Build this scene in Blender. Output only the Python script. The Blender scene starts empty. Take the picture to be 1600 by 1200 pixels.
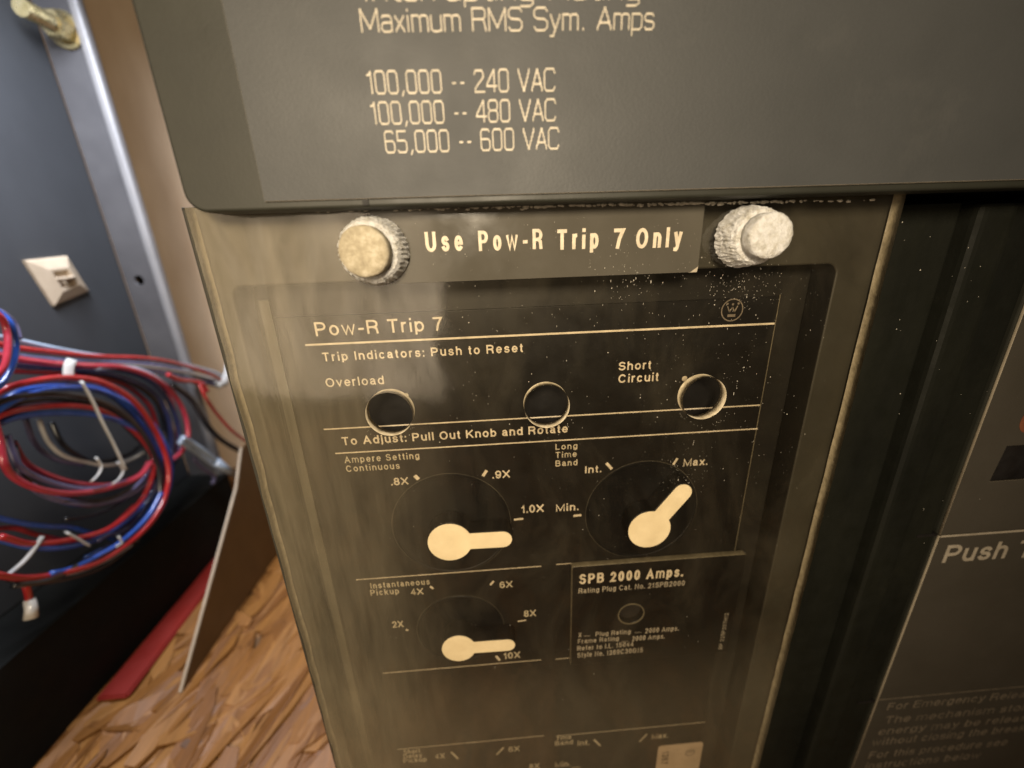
import bpy, bmesh, math, random
from mathutils import Vector, Matrix
random.seed(7)
scene = bpy.context.scene
COL = scene.collection

# ------------------------------------------------------------------ camera
CZ = 0.28          # camera height above the floor; the trip-unit face is the plane y = 0
CD = 0.12          # camera distance to that face
RIGHT = Vector((0.99755963, -0.06103188, -0.03391011))
DOWN = Vector((-0.05157857, -0.31683849, -0.94707604))
FWD = Vector((0.0470578, 0.94651386, -0.31921322))
FPX = 620.0
EYE = Vector((0, -CD, CZ))
cam_data = bpy.data.cameras.new('camera')
cam = bpy.data.objects.new('camera', cam_data)
COL.objects.link(cam)
m = Matrix.Identity(4)
for i in range(3):
    m[i][0] = RIGHT[i]; m[i][1] = -DOWN[i]; m[i][2] = -FWD[i]; m[i][3] = EYE[i]
cam.matrix_world = m
cam_data.sensor_width = 36.0
cam_data.lens = 36.0 * FPX / 1600.0
cam_data.clip_start = 0.005
cam_data.clip_end = 50
cam_data.dof.use_dof = True
cam_data.dof.focus_distance = 0.114
cam_data.dof.aperture_fstop = 7.0
scene.camera = cam

# ------------------------------------------------------------------ world, lamps, exposure
world = bpy.data.worlds.new('World')
scene.world = world
world.use_nodes = True
bg = world.node_tree.nodes['Background']
bg.inputs['Color'].default_value = (1.0, 0.80, 0.58, 1)
bg.inputs['Strength'].default_value = 0.035

def area(name, loc, target, size, size_y, power, color):
    l = bpy.data.lights.new(name, 'AREA')
    l.shape = 'RECTANGLE'; l.size = size; l.size_y = size_y
    l.energy = power; l.color = color
    o = bpy.data.objects.new(name, l); COL.objects.link(o)
    o.location = loc
    o.rotation_euler = (Vector(target) - Vector(loc)).to_track_quat('-Z', 'Y').to_euler()
    return o
WARM = (1.0, 0.78, 0.53)
area('reflection_lamp', (-0.49, -0.62, 0.29), (-0.49, 0.0, 0.29), 0.80, 0.50, 3.4, WARM)  # added lamp; its mirror image makes the bright area on the clear cover
sp = bpy.data.lights.new('head_lamp', 'SPOT')
sp.energy = 6.4; sp.color = (1.0, 0.83, 0.60); sp.shadow_soft_size = 0.035
sp.spot_size = math.radians(92); sp.spot_blend = 1.0
so = bpy.data.objects.new('head_lamp', sp); COL.objects.link(so)
so.location = (-0.02, -0.29, 0.365)
so.rotation_euler = (Vector((-0.015, 0.0, 0.235)) - Vector(so.location)).to_track_quat('-Z', 'Y').to_euler()
co = area('cool_lamp', (-0.230, 0.115, 0.47), (-0.305, 0.15, 0.28), 0.08, 0.12, 1.75, (0.80, 0.86, 1.0))
co.data.spread = math.radians(158)

scene.view_settings.view_transform = 'Standard'
scene.view_settings.look = 'None'
scene.view_settings.exposure = 0
scene.view_settings.gamma = 1
scene.view_settings.use_curve_mapping = False
scene.cycles.max_bounces = 10
scene.cycles.transparent_max_bounces = 24
scene.cycles.sample_clamp_indirect = 4
scene.cycles.use_denoising = True

# ------------------------------------------------------------------ geometry helpers
def ray(px, py):
    return RIGHT * ((px - 800) / FPX) + DOWN * ((py - 600) / FPX) + FWD
def at(px, py, y=0.0):
    d = ray(px, py); return EYE + d * ((y - EYE.y) / d.y)
def at_x(px, py, x):
    d = ray(px, py); return EYE + d * ((x - EYE.x) / d.x)
def at_z(px, py, z):
    d = ray(px, py); return EYE + d * ((z - EYE.z) / d.z)
def Z(zp):                       # height from a drop below the camera
    return CZ - zp

def empty(name, loc, label, cat, group=None):
    o = bpy.data.objects.new(name, None); COL.objects.link(o)
    o.location = loc; o.empty_display_size = 0.02
    o['label'] = label; o['category'] = cat
    if group: o['group'] = group
    return o
def tag(o, label=None, cat=None, group=None, kind=None):
    for k, v in (('label', label), ('category', cat), ('group', group), ('kind', kind)):
        if v: o[k] = v
    return o
def origin_of(o):
    p = Vector((0, 0, 0))
    while o:
        p += Vector(o.location); o = o.parent
    return p
def build(name, bm, mats, parent=None, smooth=False, loc=None):
    """bm holds world coordinates; the object keeps them as its local coordinates when it has a parent"""
    bmesh.ops.recalc_face_normals(bm, faces=bm.faces) if name not in FLAT else None
    me = bpy.data.meshes.new(name)
    bm.to_mesh(me); bm.free()
    if not isinstance(mats, (list, tuple)): mats = [mats]
    for mm in mats: me.materials.append(mm)
    if smooth:
        me.polygons.foreach_set('use_smooth', [True] * len(me.polygons))
    o = bpy.data.objects.new(name, me); COL.objects.link(o)
    if parent is not None:
        o.parent = parent
        o.location = -origin_of(parent)
    return o
FLAT = {'lettering', 'ruling'}

def box(bm, x0, x1, y0, y1, z0, z1, bevel=0.0, seg=2, mi=0):
    t = bmesh.new()
    bmesh.ops.create_cube(t, size=1)
    for v in t.verts:
        v.co = Vector(((x0 + x1) / 2 + v.co.x * (x1 - x0), (y0 + y1) / 2 + v.co.y * (y1 - y0), (z0 + z1) / 2 + v.co.z * (z1 - z0)))
    if bevel:
        bmesh.ops.bevel(t, geom=list(t.edges), offset=bevel, segments=seg, affect='EDGES', profile=0.6)
    for f in t.faces: f.material_index = mi
    merge(bm, t)
def merge(bm, t, mat=None):
    me = bpy.data.meshes.new('tmp'); t.to_mesh(me); t.free()
    if mat is not None: me.transform(mat)
    bm.from_mesh(me); bpy.data.meshes.remove(me)

def outline(loops, y_front, y_back, bevel=0.0, edge_mi=0, hole_mi=0, back_mi=0, res=2):
    """extrude a 2-D outline (list of loops of (x, z), the first outer, others holes) between two y planes"""
    cu = bpy.data.curves.new('tmp', 'CURVE'); cu.dimensions = '2D'; cu.fill_mode = 'BOTH'
    half = (y_back - y_front) / 2
    cu.extrude = half - bevel
    cu.bevel_depth = bevel; cu.bevel_resolution = res
    cu.offset = -bevel
    for lp in loops:
        s = cu.splines.new('POLY'); s.points.add(len(lp) - 1)
        for p, (x, z) in zip(s.points, lp): p.co = (x, z, 0, 1)
        s.use_cyclic_u = True
    ob = bpy.data.objects.new('tmp', cu); COL.objects.link(ob)
    dg = bpy.context.evaluated_depsgraph_get(); dg.update()
    me = bpy.data.meshes.new_from_object(ob.evaluated_get(dg))
    bpy.data.objects.remove(ob); bpy.data.curves.remove(cu)
    bm = bmesh.new(); bm.from_mesh(me); bpy.data.meshes.remove(me)
    bmesh.ops.remove_doubles(bm, verts=bm.verts, dist=1e-7)
    yc = (y_front + y_back) / 2
    for v in bm.verts:
        x, z, h = v.co
        v.co = Vector((x, yc - h, z))
    bmesh.ops.recalc_face_normals(bm, faces=bm.faces)
    for f in bm.faces:
        c = f.calc_center_median()
        if f.normal.y < -0.9: f.material_index = 0
        elif f.normal.y > 0.9: f.material_index = back_mi
        else:
            f.material_index = edge_mi
            for lp in loops[1:]:
                cx = sum(p[0] for p in lp) / len(lp); cz = sum(p[1] for p in lp) / len(lp)
                r = max(math.hypot(p[0] - cx, p[1] - cz) for p in lp)
                if math.hypot(c.x - cx, c.z - cz) < r * 1.02: f.material_index = hole_mi
    return bm
def rect(x0, x1, z0, z1, r=0.0, n=6):
    if r <= 0: return [(x0, z0), (x1, z0), (x1, z1), (x0, z1)]
    pts = []
    for cx, cz, a0 in ((x1 - r, z0 + r, -90), (x1 - r, z1 - r, 0), (x0 + r, z1 - r, 90), (x0 + r, z0 + r, 180)):
        for i in range(n + 1):
            a = math.radians(a0 + 90 * i / n); pts.append((cx + r * math.cos(a), cz + r * math.sin(a)))
    return pts
def circle(cx, cz, r, n=48):
    return [(cx + r * math.cos(2 * math.pi * i / n), cz + r * math.sin(2 * math.pi * i / n)) for i in range(n)]

def lathe(bm, prof, centre, axis_y=True, n=48, knurl=None, rough=0.0, rnd=None):
    """profile of (radius, y) swept round the y axis through centre (x, z)"""
    cx, cz = centre; rings = []
    for k, (r, y) in enumerate(prof):
        ring = []
        for i in range(n):
            a = 2 * math.pi * i / n
            rr = r
            if knurl and knurl[0] <= k <= knurl[1]: rr = r * (1 + knurl[2] * (1 if i % 2 else -1))
            if rough and rnd: rr *= 1 + rnd.uniform(-rough, rough)
            yy = y + (rnd.uniform(-rough, rough) * 0.004 if rough and rnd else 0)
            ring.append(bm.verts.new((cx + rr * math.cos(a), yy, cz + rr * math.sin(a))))
        rings.append(ring)
    for a, b in zip(rings, rings[1:]):
        for i in range(n):
            bm.faces.new((a[i], a[(i + 1) % n], b[(i + 1) % n], b[i]))
    for ring in (rings[0], rings[-1]):
        c = bm.verts.new(sum((v.co for v in ring), Vector()) / n)
        for i in range(n): bm.faces.new((ring[i], ring[(i + 1) % n], c))

def smooth_path(pts, sub=8):
    out = []
    P = [pts[0] * 2 - pts[1]] + list(pts) + [pts[-1] * 2 - pts[-2]]
    for i in range(1, len(P) - 2):
        p0, p1, p2, p3 = P[i - 1:i + 3]
        for k in range(sub):
            t = k / sub
            out.append(0.5 * ((2 * p1) + (p2 - p0) * t + (2 * p0 - 5 * p1 + 4 * p2 - p3) * t * t + (3 * p1 - p0 - 3 * p2 + p3) * t ** 3))
    out.append(pts[-1].copy())
    return out
def tube(bm, path, r, n=10, flat=None, r_end=None):
    up = Vector((0.3, 0.5, 0.8)).normalized(); rings = []
    N = len(path)
    for i, p in enumerate(path):
        t = (path[min(i + 1, N - 1)] - path[max(i - 1, 0)])
        if t.length < 1e-9: continue
        t.normalize()
        s = (up - t * up.dot(t)); s.normalize(); up = s; b = t.cross(s)
        rr = r if r_end is None else r + (r_end - r) * i / (N - 1)
        w = rr if flat is None else flat
        rings.append([bm.verts.new(p + s * (rr * math.cos(2 * math.pi * k / n)) + b * (w * math.sin(2 * math.pi * k / n))) for k in range(n)])
    for a, b in zip(rings, rings[1:]):
        for k in range(n): bm.faces.new((a[k], a[(k + 1) % n], b[(k + 1) % n], b[k]))
    bm.faces.new(rings[0][::-1]); bm.faces.new(rings[-1])

# ------------------------------------------------------------------ material helpers
def new_mat(name):
    mt = bpy.data.materials.new(name); mt.use_nodes = True
    nt = mt.node_tree
    return mt, nt, nt.nodes['Principled BSDF']
def node(nt, kind, **kw):
    n = nt.nodes.new(kind)
    for k, v in kw.items():
        if k in n.inputs: n.inputs[k].default_value = v
        else: setattr(n, k, v)
    return n
def ramp(nt, fac, stops):
    r = nt.nodes.new('ShaderNodeValToRGB')
    e = r.color_ramp.elements
    while len(e) < len(stops): e.new(0.5)
    for el, (p, c) in zip(e, stops):
        el.position = p; el.color = (*c, 1) if len(c) == 3 else (c[0], c[0], c[0], 1)
    nt.links.new(fac, r.inputs['Fac'])
    return r
def coords(nt, scale=(1, 1, 1), rot=(0, 0, 0)):
    tc = node(nt, 'ShaderNodeTexCoord'); mp = node(nt, 'ShaderNodeMapping')
    mp.inputs['Scale'].default_value = scale; mp.inputs['Rotation'].default_value = rot
    nt.links.new(tc.outputs['Object'], mp.inputs['Vector'])
    return mp.outputs['Vector']
def noise(nt, vec, scale, detail=4, rough=0.55, dist=0.0):
    n = node(nt, 'ShaderNodeTexNoise')
    n.inputs['Scale'].default_value = scale; n.inputs['Detail'].default_value = detail
    n.inputs['Roughness'].default_value = rough; n.inputs['Distortion'].default_value = dist
    nt.links.new(vec, n.inputs['Vector'])
    return n.outputs['Fac']
def bump(nt, bsdf, height, strength, dist=0.0005):
    b = node(nt, 'ShaderNodeBump'); b.inputs['Strength'].default_value = strength; b.inputs['Distance'].default_value = dist
    nt.links.new(height, b.inputs['Height']); nt.links.new(b.outputs['Normal'], bsdf.inputs['Normal'])
def worn(name, c0, c1, rough=(0.4, 0.6), scale=60, stretch=(1, 1, 1), bmp=0.15, bscale=900, metallic=0.0, spec=0.5, dust=None, rot=(0, 0, 0)):
    """a surface mottled between two colours, with uneven gloss, fine grain and optional dusty patches"""
    mt, nt, b = new_mat(name)
    v = coords(nt, stretch, rot)
    n1 = noise(nt, v, scale, 6, 0.6)
    cr = ramp(nt, n1, [(0.32, c0), (0.70, c1)])
    out = cr.outputs['Color']
    if dust:
        n3 = noise(nt, coords(nt), dust[1], 8, 0.7)
        dr = ramp(nt, n3, [(dust[2], (0,)), (min(dust[2] + 0.22, 1), (1,))])
        mul = node(nt, 'ShaderNodeMath', operation='MULTIPLY'); mul.inputs[1].default_value = dust[3]
        nt.links.new(dr.outputs['Color'], mul.inputs[0])
        mx = node(nt, 'ShaderNodeMixRGB'); mx.inputs['Color2'].default_value = (*dust[0], 1)
        nt.links.new(mul.outputs[0], mx.inputs['Fac']); nt.links.new(out, mx.inputs['Color1'])
        out = mx.outputs['Color']
    nt.links.new(out, b.inputs['Base Color'])
    n2 = noise(nt, coords(nt), scale * 2.3, 4)
    rr = ramp(nt, n2, [(0.3, (rough[0],)), (0.7, (rough[1],))])
    nt.links.new(rr.outputs['Color'], b.inputs['Roughness'])
    b.inputs['Metallic'].default_value = metallic
    b.inputs['Specular IOR Level'].default_value = spec
    if bmp: bump(nt, b, noise(nt, coords(nt), bscale, 3), bmp)
    return mt

M = {}
M['housing'] = worn('black_moulding', (0.017, 0.0175, 0.0130), (0.025, 0.0255, 0.0190), (0.42, 0.58), 40, bmp=0.05, bscale=1400, spec=0.4, dust=((0.08, 0.072, 0.052), 90, 0.62, 0.25))
M['frame'] = worn('olive_frame', (0.026, 0.0235, 0.017), (0.036, 0.033, 0.024), (0.42, 0.6), 50, bmp=0, spec=0.35, dust=((0.085, 0.075, 0.052), 120, 0.6, 0.3))
M['column'] = worn('dark_column', (0.0040, 0.0045, 0.0028), (0.0090, 0.0095, 0.0060), (0.62, 0.78), 70, (1, 1, 0.25), bmp=0.15, bscale=700, spec=0.2, dust=((0.022, 0.021, 0.013), 60, 0.60, 0.4))
M['face'] = worn('black_face', (0.0062, 0.0056, 0.0050), (0.0105, 0.0095, 0.0082), (0.30, 0.5), 60, bmp=0, spec=0.25, dust=((0.030, 0.027, 0.022), 150, 0.62, 0.25))
M['recess'] = worn('recess_black', (0.010, 0.009, 0.008), (0.017, 0.0155, 0.012), (0.35, 0.5), 60, bmp=0, spec=0.3)
M['rim'] = worn('worn_dial_rim', (0.018, 0.016, 0.012), (0.075, 0.065, 0.045), (0.4, 0.6), 90)
M['ledge'] = worn('lit_ledge', (0.052, 0.046, 0.032), (0.075, 0.066, 0.046), (0.4, 0.6), 60)
M['dial'] = worn('black_dial', (0.0030, 0.0032, 0.0036), (0.0058, 0.0060, 0.0062), (0.32, 0.45), 90, bmp=0.05, bscale=1500, spec=0.25)
M['plate'] = worn('grey_plate', (0.041, 0.0430, 0.0435), (0.049, 0.0510, 0.0515), (0.52, 0.64), 26, bmp=0.10, bscale=1600, spec=0.4, dust=((0.085, 0.083, 0.078), 34, 0.58, 0.35))
M['plate_brown'] = worn('brown_grey_plate', (0.050, 0.044, 0.034), (0.060, 0.053, 0.042), (0.48, 0.6), 30, bmp=0.10, bscale=1600, spec=0.35, dust=((0.085, 0.076, 0.060), 40, 0.6, 0.3))
M['plate_edge'] = worn('plate_edge', (0.30, 0.26, 0.19), (0.40, 0.34, 0.25), (0.4, 0.6), 90)  # pale colour paints the edge highlight of the plates; also colours the peeled corner
M['warn'] = worn('warning_plate', (0.066, 0.060, 0.047), (0.080, 0.073, 0.058), (0.10, 0.2), 60, bmp=0.02, bscale=500, spec=0.5, dust=((0.12, 0.11, 0.085), 130, 0.62, 0.25))
M['ink'] = worn('cream_ink', (0.44, 0.375, 0.27), (0.64, 0.55, 0.41), (0.4, 0.6), 420)
M['ink_dim'] = worn('thin_cream_ink', (0.34, 0.29, 0.20), (0.52, 0.45, 0.32), (0.4, 0.6), 320)
M['ink_faded'] = worn('faded_ink', (0.11, 0.090, 0.066), (0.20, 0.165, 0.12), (0.5, 0.7), 300)
M['ink_mid'] = worn('grey_ink', (0.30, 0.26, 0.20), (0.42, 0.37, 0.29), (0.5, 0.7), 300)
M['ink_red'] = worn('red_ink', (0.16, 0.050, 0.022), (0.22, 0.075, 0.035), (0.5, 0.7), 300)
M['ink_black'] = worn('brown_black_ink', (0.010, 0.007, 0.005), (0.022, 0.015, 0.010), (0.5, 0.7), 300)
M['ink_grey'] = worn('label_ink', (0.40, 0.36, 0.28), (0.56, 0.50, 0.40), (0.5, 0.7), 500)
M['cap'] = worn('cream_cap', (0.74, 0.63, 0.43), (0.84, 0.73, 0.52), (0.45, 0.6), 160, bmp=0.15, bscale=700, dust=((0.42, 0.32, 0.19), 170, 0.66, 0.5))
M['sticker'] = worn('paper_sticker', (0.40, 0.30, 0.20), (0.50, 0.38, 0.26), (0.5, 0.7), 140)
M['void'] = worn('black_void', (0.004, 0.003, 0.003), (0.008, 0.006, 0.005), (0.5, 0.7), 80)
M['seam'] = worn('dark_seam', (0.006, 0.006, 0.005), (0.010, 0.009, 0.008), (0.6, 0.8), 80)
M['line'] = worn('pale_edge_line', (0.10, 0.085, 0.055), (0.17, 0.145, 0.095), (0.4, 0.6), 400)  # pale edges and rims, also the painted glints on the trip face
M['panel'] = worn('slate_panel', (0.040, 0.0412, 0.0435), (0.053, 0.055, 0.058), (0.45, 0.6), 14, (1, 1, 0.5), bmp=0.06, bscale=600, spec=0.3)
M['flange'] = worn('grey_flange', (0.065, 0.062, 0.063), (0.09, 0.086, 0.086), (0.4, 0.55), 30, bmp=0.06, bscale=600)
M['bright_edge'] = worn('bare_metal_edge', (0.22, 0.212, 0.208), (0.31, 0.298, 0.290), (0.42, 0.6), 60, (1, 1, 0.2), bmp=0.15, bscale=500, metallic=0.25)
M['tan'] = worn('tan_board', (0.56, 0.42, 0.29), (0.76, 0.62, 0.47), (0.32, 0.5), 12, (1.5, 1, 0.5), bmp=0.12, bscale=200)
M['brown'] = worn('brown_board', (0.085, 0.047, 0.018), (0.13, 0.072, 0.028), (0.45, 0.65), 18, (1, 1, 0.4), bmp=0.1, bscale=300)
M['pale_edge'] = worn('pale_board_edge', (0.40, 0.33, 0.25), (0.55, 0.46, 0.35), (0.5, 0.7), 60)
M['black_rail'] = worn('black_rail', (0.0035, 0.0038, 0.003), (0.007, 0.007, 0.0055), (0.6, 0.8), 30, spec=0.2)
M['red_strip'] = worn('red_strip', (0.21, 0.011, 0.006), (0.28, 0.017, 0.009), (0.5, 0.7), 40, (1, 0.3, 1), bmp=0.1, bscale=400)
M['brass'] = worn('yellow_zinc', (0.55, 0.44, 0.20), (0.72, 0.60, 0.34), (0.22, 0.38), 120, metallic=0.9)
M['nylon'] = worn('white_nylon', (0.44, 0.43, 0.40), (0.56, 0.55, 0.52), (0.35, 0.5), 80)
M['cream_mount'] = worn('cream_mount', (0.40, 0.31, 0.21), (0.50, 0.40, 0.285), (0.45, 0.6), 60)
def wire_mat(name, c):
    return worn(name, c, tuple(min(1, x * 1.3 + 0.012) for x in c), (0.14, 0.26), 120, spec=1.0)
M['red'] = wire_mat('red_pvc', (0.33, 0.012, 0.014))
M['pink'] = wire_mat('pinkish_red_pvc', (0.36, 0.026, 0.045))
M['blue'] = wire_mat('blue_pvc', (0.022, 0.075, 0.34))
M['black'] = wire_mat('black_pvc', (0.010, 0.010, 0.012))
M['violet'] = wire_mat('violet_grey_pvc', (0.10, 0.09, 0.17))
M['white'] = wire_mat('white_pvc', (0.56, 0.54, 0.50))
M['grey_wire'] = wire_mat('pale_blue_grey_pvc', (0.30, 0.36, 0.44))
M['navy'] = wire_mat('navy_pvc', (0.018, 0.022, 0.07))

# corroded white screw
mt, nt, b = new_mat('corroded_white'); M['screw'] = mt
n1 = noise(nt, coords(nt), 420, 8, 0.7)
cr = ramp(nt, n1, [(0.28, (0.30, 0.24, 0.15)), (0.48, (0.52, 0.46, 0.34)), (0.68, (0.74, 0.72, 0.66))])
nt.links.new(cr.outputs['Color'], b.inputs['Base Color']); b.inputs['Roughness'].default_value = 0.85
bump(nt, b, noise(nt, coords(nt), 800, 6, 0.75), 1.0, 0.0014)
mt, nt, b = new_mat('white_crust'); M['crust'] = mt
n1 = noise(nt, coords(nt), 520, 8, 0.7)
cr = ramp(nt, n1, [(0.25, (0.36, 0.33, 0.26)), (0.40, (0.68, 0.66, 0.60)), (0.56, (0.88, 0.88, 0.87))])
nt.links.new(cr.outputs['Color'], b.inputs['Base Color']); b.inputs['Roughness'].default_value = 0.9
bump(nt, b, noise(nt, coords(nt), 900, 6, 0.75), 1.0, 0.0014)
mt, nt, b = new_mat('yellowed_cap'); M['screw_cap'] = mt
n1 = noise(nt, coords(nt), 330, 8, 0.7)
cr = ramp(nt, n1, [(0.30, (0.22, 0.185, 0.12)), (0.50, (0.38, 0.33, 0.23)), (0.70, (0.58, 0.53, 0.42))])
nt.links.new(cr.outputs['Color'], b.inputs['Base Color']); b.inputs['Roughness'].default_value = 0.7
bump(nt, b, noise(nt, coords(nt), 650, 6, 0.75), 0.7, 0.0006)
M['dust'] = worn('pale_dust', (0.30, 0.275, 0.225), (0.56, 0.52, 0.44), (0.8, 0.95), 900)

# clear acrylic: lets the light through, mirrors by a fixed Fresnel curve, carries a thin dried film and painted reflection haze
def acrylic():
    mt = bpy.data.materials.new('yellowed_acrylic'); mt.use_nodes = True
    nt = mt.node_tree; nt.nodes.clear()
    out = node(nt, 'ShaderNodeOutputMaterial')
    tr = node(nt, 'ShaderNodeBsdfTransparent'); tr.inputs['Color'].default_value = (0.975, 0.96, 0.92, 1)
    gl = node(nt, 'ShaderNodeBsdfGlossy'); gl.inputs['Color'].default_value = (1, 1, 1, 1); gl.inputs['Roughness'].default_value = 0.095
    lw = node(nt, 'ShaderNodeLayerWeight'); lw.inputs['Blend'].default_value = 0.5
    p = node(nt, 'ShaderNodeMath', operation='POWER'); p.inputs[1].default_value = 5.0
    nt.links.new(lw.outputs['Facing'], p.inputs[0])
    mr = node(nt, 'ShaderNodeMapRange'); mr.inputs['To Min'].default_value = 0.072; mr.inputs['To Max'].default_value = 0.9
    nt.links.new(p.outputs[0], mr.inputs['Value'])
    wav = noise(nt, coords(nt, (1, 1, 0.6)), 17, 3, 0.5, 0.5)
    wav2 = noise(nt, coords(nt, (1, 1, 0.12)), 300, 3, 0.6)
    ad = node(nt, 'ShaderNodeMath', operation='MULTIPLY_ADD'); ad.inputs[1].default_value = 0.0
    nt.links.new(wav2, ad.inputs[0]); nt.links.new(wav, ad.inputs[2])
    bp = node(nt, 'ShaderNodeBump'); bp.inputs['Strength'].default_value = 1.0; bp.inputs['Distance'].default_value = 0.0022
    nt.links.new(ad.outputs[0], bp.inputs['Height']); nt.links.new(bp.outputs['Normal'], gl.inputs['Normal'])
    sg = noise(nt, coords(nt, (1, 1, 0.3), (0, 0.25, 0)), 95, 6, 0.62, 0.6)
    sgr = ramp(nt, sg, [(0.33, (0.45,)), (0.66, (1.15,))])
    fm = node(nt, 'ShaderNodeMath', operation='MULTIPLY')
    nt.links.new(mr.outputs['Result'], fm.inputs[0]); nt.links.new(sgr.outputs['Color'], fm.inputs[1])
    m1 = node(nt, 'ShaderNodeMixShader')
    nt.links.new(fm.outputs[0], m1.inputs['Fac']); nt.links.new(tr.outputs[0], m1.inputs[1]); nt.links.new(gl.outputs[0], m1.inputs[2])
    # film: cloudy wiped patches, plus painted reflection haze at left and bottom, and fine scratches
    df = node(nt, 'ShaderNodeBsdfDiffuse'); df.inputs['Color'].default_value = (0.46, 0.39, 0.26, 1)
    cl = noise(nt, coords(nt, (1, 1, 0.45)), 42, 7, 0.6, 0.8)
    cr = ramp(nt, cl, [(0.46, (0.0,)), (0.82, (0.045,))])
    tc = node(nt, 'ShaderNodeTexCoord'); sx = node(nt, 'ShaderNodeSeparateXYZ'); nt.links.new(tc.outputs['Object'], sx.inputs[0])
    rim = node(nt, 'ShaderNodeMapRange'); rim.inputs['From Min'].default_value = -0.006; rim.inputs['From Max'].default_value = -0.072  # reflection haze painted into the film, growing to the left
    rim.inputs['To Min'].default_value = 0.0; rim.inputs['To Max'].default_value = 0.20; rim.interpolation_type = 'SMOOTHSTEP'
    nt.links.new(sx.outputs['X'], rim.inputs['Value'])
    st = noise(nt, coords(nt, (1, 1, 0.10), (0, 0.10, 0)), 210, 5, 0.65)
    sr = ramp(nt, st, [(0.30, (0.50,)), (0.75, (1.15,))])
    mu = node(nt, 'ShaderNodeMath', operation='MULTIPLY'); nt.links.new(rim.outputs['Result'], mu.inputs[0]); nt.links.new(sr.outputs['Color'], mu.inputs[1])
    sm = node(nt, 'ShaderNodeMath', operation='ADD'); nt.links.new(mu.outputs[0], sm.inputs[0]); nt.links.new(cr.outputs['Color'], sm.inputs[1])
    floor_haze = node(nt, 'ShaderNodeMapRange'); floor_haze.inputs['From Min'].default_value = 0.160; floor_haze.inputs['From Max'].default_value = 0.090  # reflection of the lit floor painted as haze towards the bottom
    floor_haze.inputs['To Min'].default_value = 0.0; floor_haze.inputs['To Max'].default_value = 0.085; floor_haze.interpolation_type = 'SMOOTHSTEP'
    nt.links.new(sx.outputs['Z'], floor_haze.inputs['Value'])
    sl_ = node(nt, 'ShaderNodeMath', operation='ADD'); nt.links.new(sm.outputs[0], sl_.inputs[0]); nt.links.new(floor_haze.outputs['Result'], sl_.inputs[1])
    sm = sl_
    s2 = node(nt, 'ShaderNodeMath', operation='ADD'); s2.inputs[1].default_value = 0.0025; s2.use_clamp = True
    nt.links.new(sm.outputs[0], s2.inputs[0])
    m2 = node(nt, 'ShaderNodeMixShader')
    nt.links.new(s2.outputs[0], m2.inputs['Fac']); nt.links.new(m1.outputs[0], m2.inputs[1]); nt.links.new(df.outputs[0], m2.inputs[2])
    nt.links.new(m2.outputs[0], out.inputs['Surface'])
    return mt
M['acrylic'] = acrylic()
mt = bpy.data.materials.new('acrylic_back'); mt.use_nodes = True; nt = mt.node_tree; nt.nodes.clear()
o_ = node(nt, 'ShaderNodeOutputMaterial'); t_ = node(nt, 'ShaderNodeBsdfTransparent'); t_.inputs['Color'].default_value = (0.985, 0.975, 0.95, 1)
nt.links.new(t_.outputs[0], o_.inputs['Surface']); M['acrylic_back'] = mt
M['acrylic_edge'] = worn('sawn_acrylic_edge', (0.15, 0.125, 0.08), (0.30, 0.255, 0.17), (0.45, 0.7), 300, bmp=0.5, bscale=900)
M['hole_wall'] = worn('dusty_hole_wall', (0.30, 0.25, 0.16), (0.66, 0.58, 0.43), (0.5, 0.8), 420, bmp=0.6, bscale=1200)

# oriented strand board
mt, nt, b = new_mat('strand_board'); M['osb'] = mt
at_n = node(nt, 'ShaderNodeAttribute', attribute_name='shade')
gr = noise(nt, coords(nt, (260, 30, 60), (0, 0, 0.5)), 1.0, 6, 0.65, 0.6)
grr = ramp(nt, gr, [(0.3, (0.72,)), (0.7, (1.18,))])
mx = node(nt, 'ShaderNodeMixRGB', blend_type='MULTIPLY'); mx.inputs['Fac'].default_value = 1
nt.links.new(at_n.outputs['Color'], mx.inputs['Color1']); nt.links.new(grr.outputs['Color'], mx.inputs['Color2'])
nt.links.new(mx.outputs['Color'], b.inputs['Base Color']); b.inputs['Roughness'].default_value = 0.5
bump(nt, b, gr, 0.35, 0.0008)

# ------------------------------------------------------------------ lettering

def arc(cx, cy, rx, ry, a0, a1, n=10):
    return [(cx + rx * math.cos(math.radians(a0 + (a1 - a0) * i / n)), cy + ry * math.sin(math.radians(a0 + (a1 - a0) * i / n))) for i in range(n + 1)]
XH = 0.72
O_ = lambda h, y=0.0: [arc(.5, y + h / 2, .5, h / 2, 90, 450, 22)]
def bowl_n(u0=0.0, u1=1.0):
    w = u1 - u0
    return [(u0, XH - .30)] + arc(u0 + w * .5, XH - .27, w * .5, .27, 165, 0, 9) + [(u1, 0)]
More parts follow.
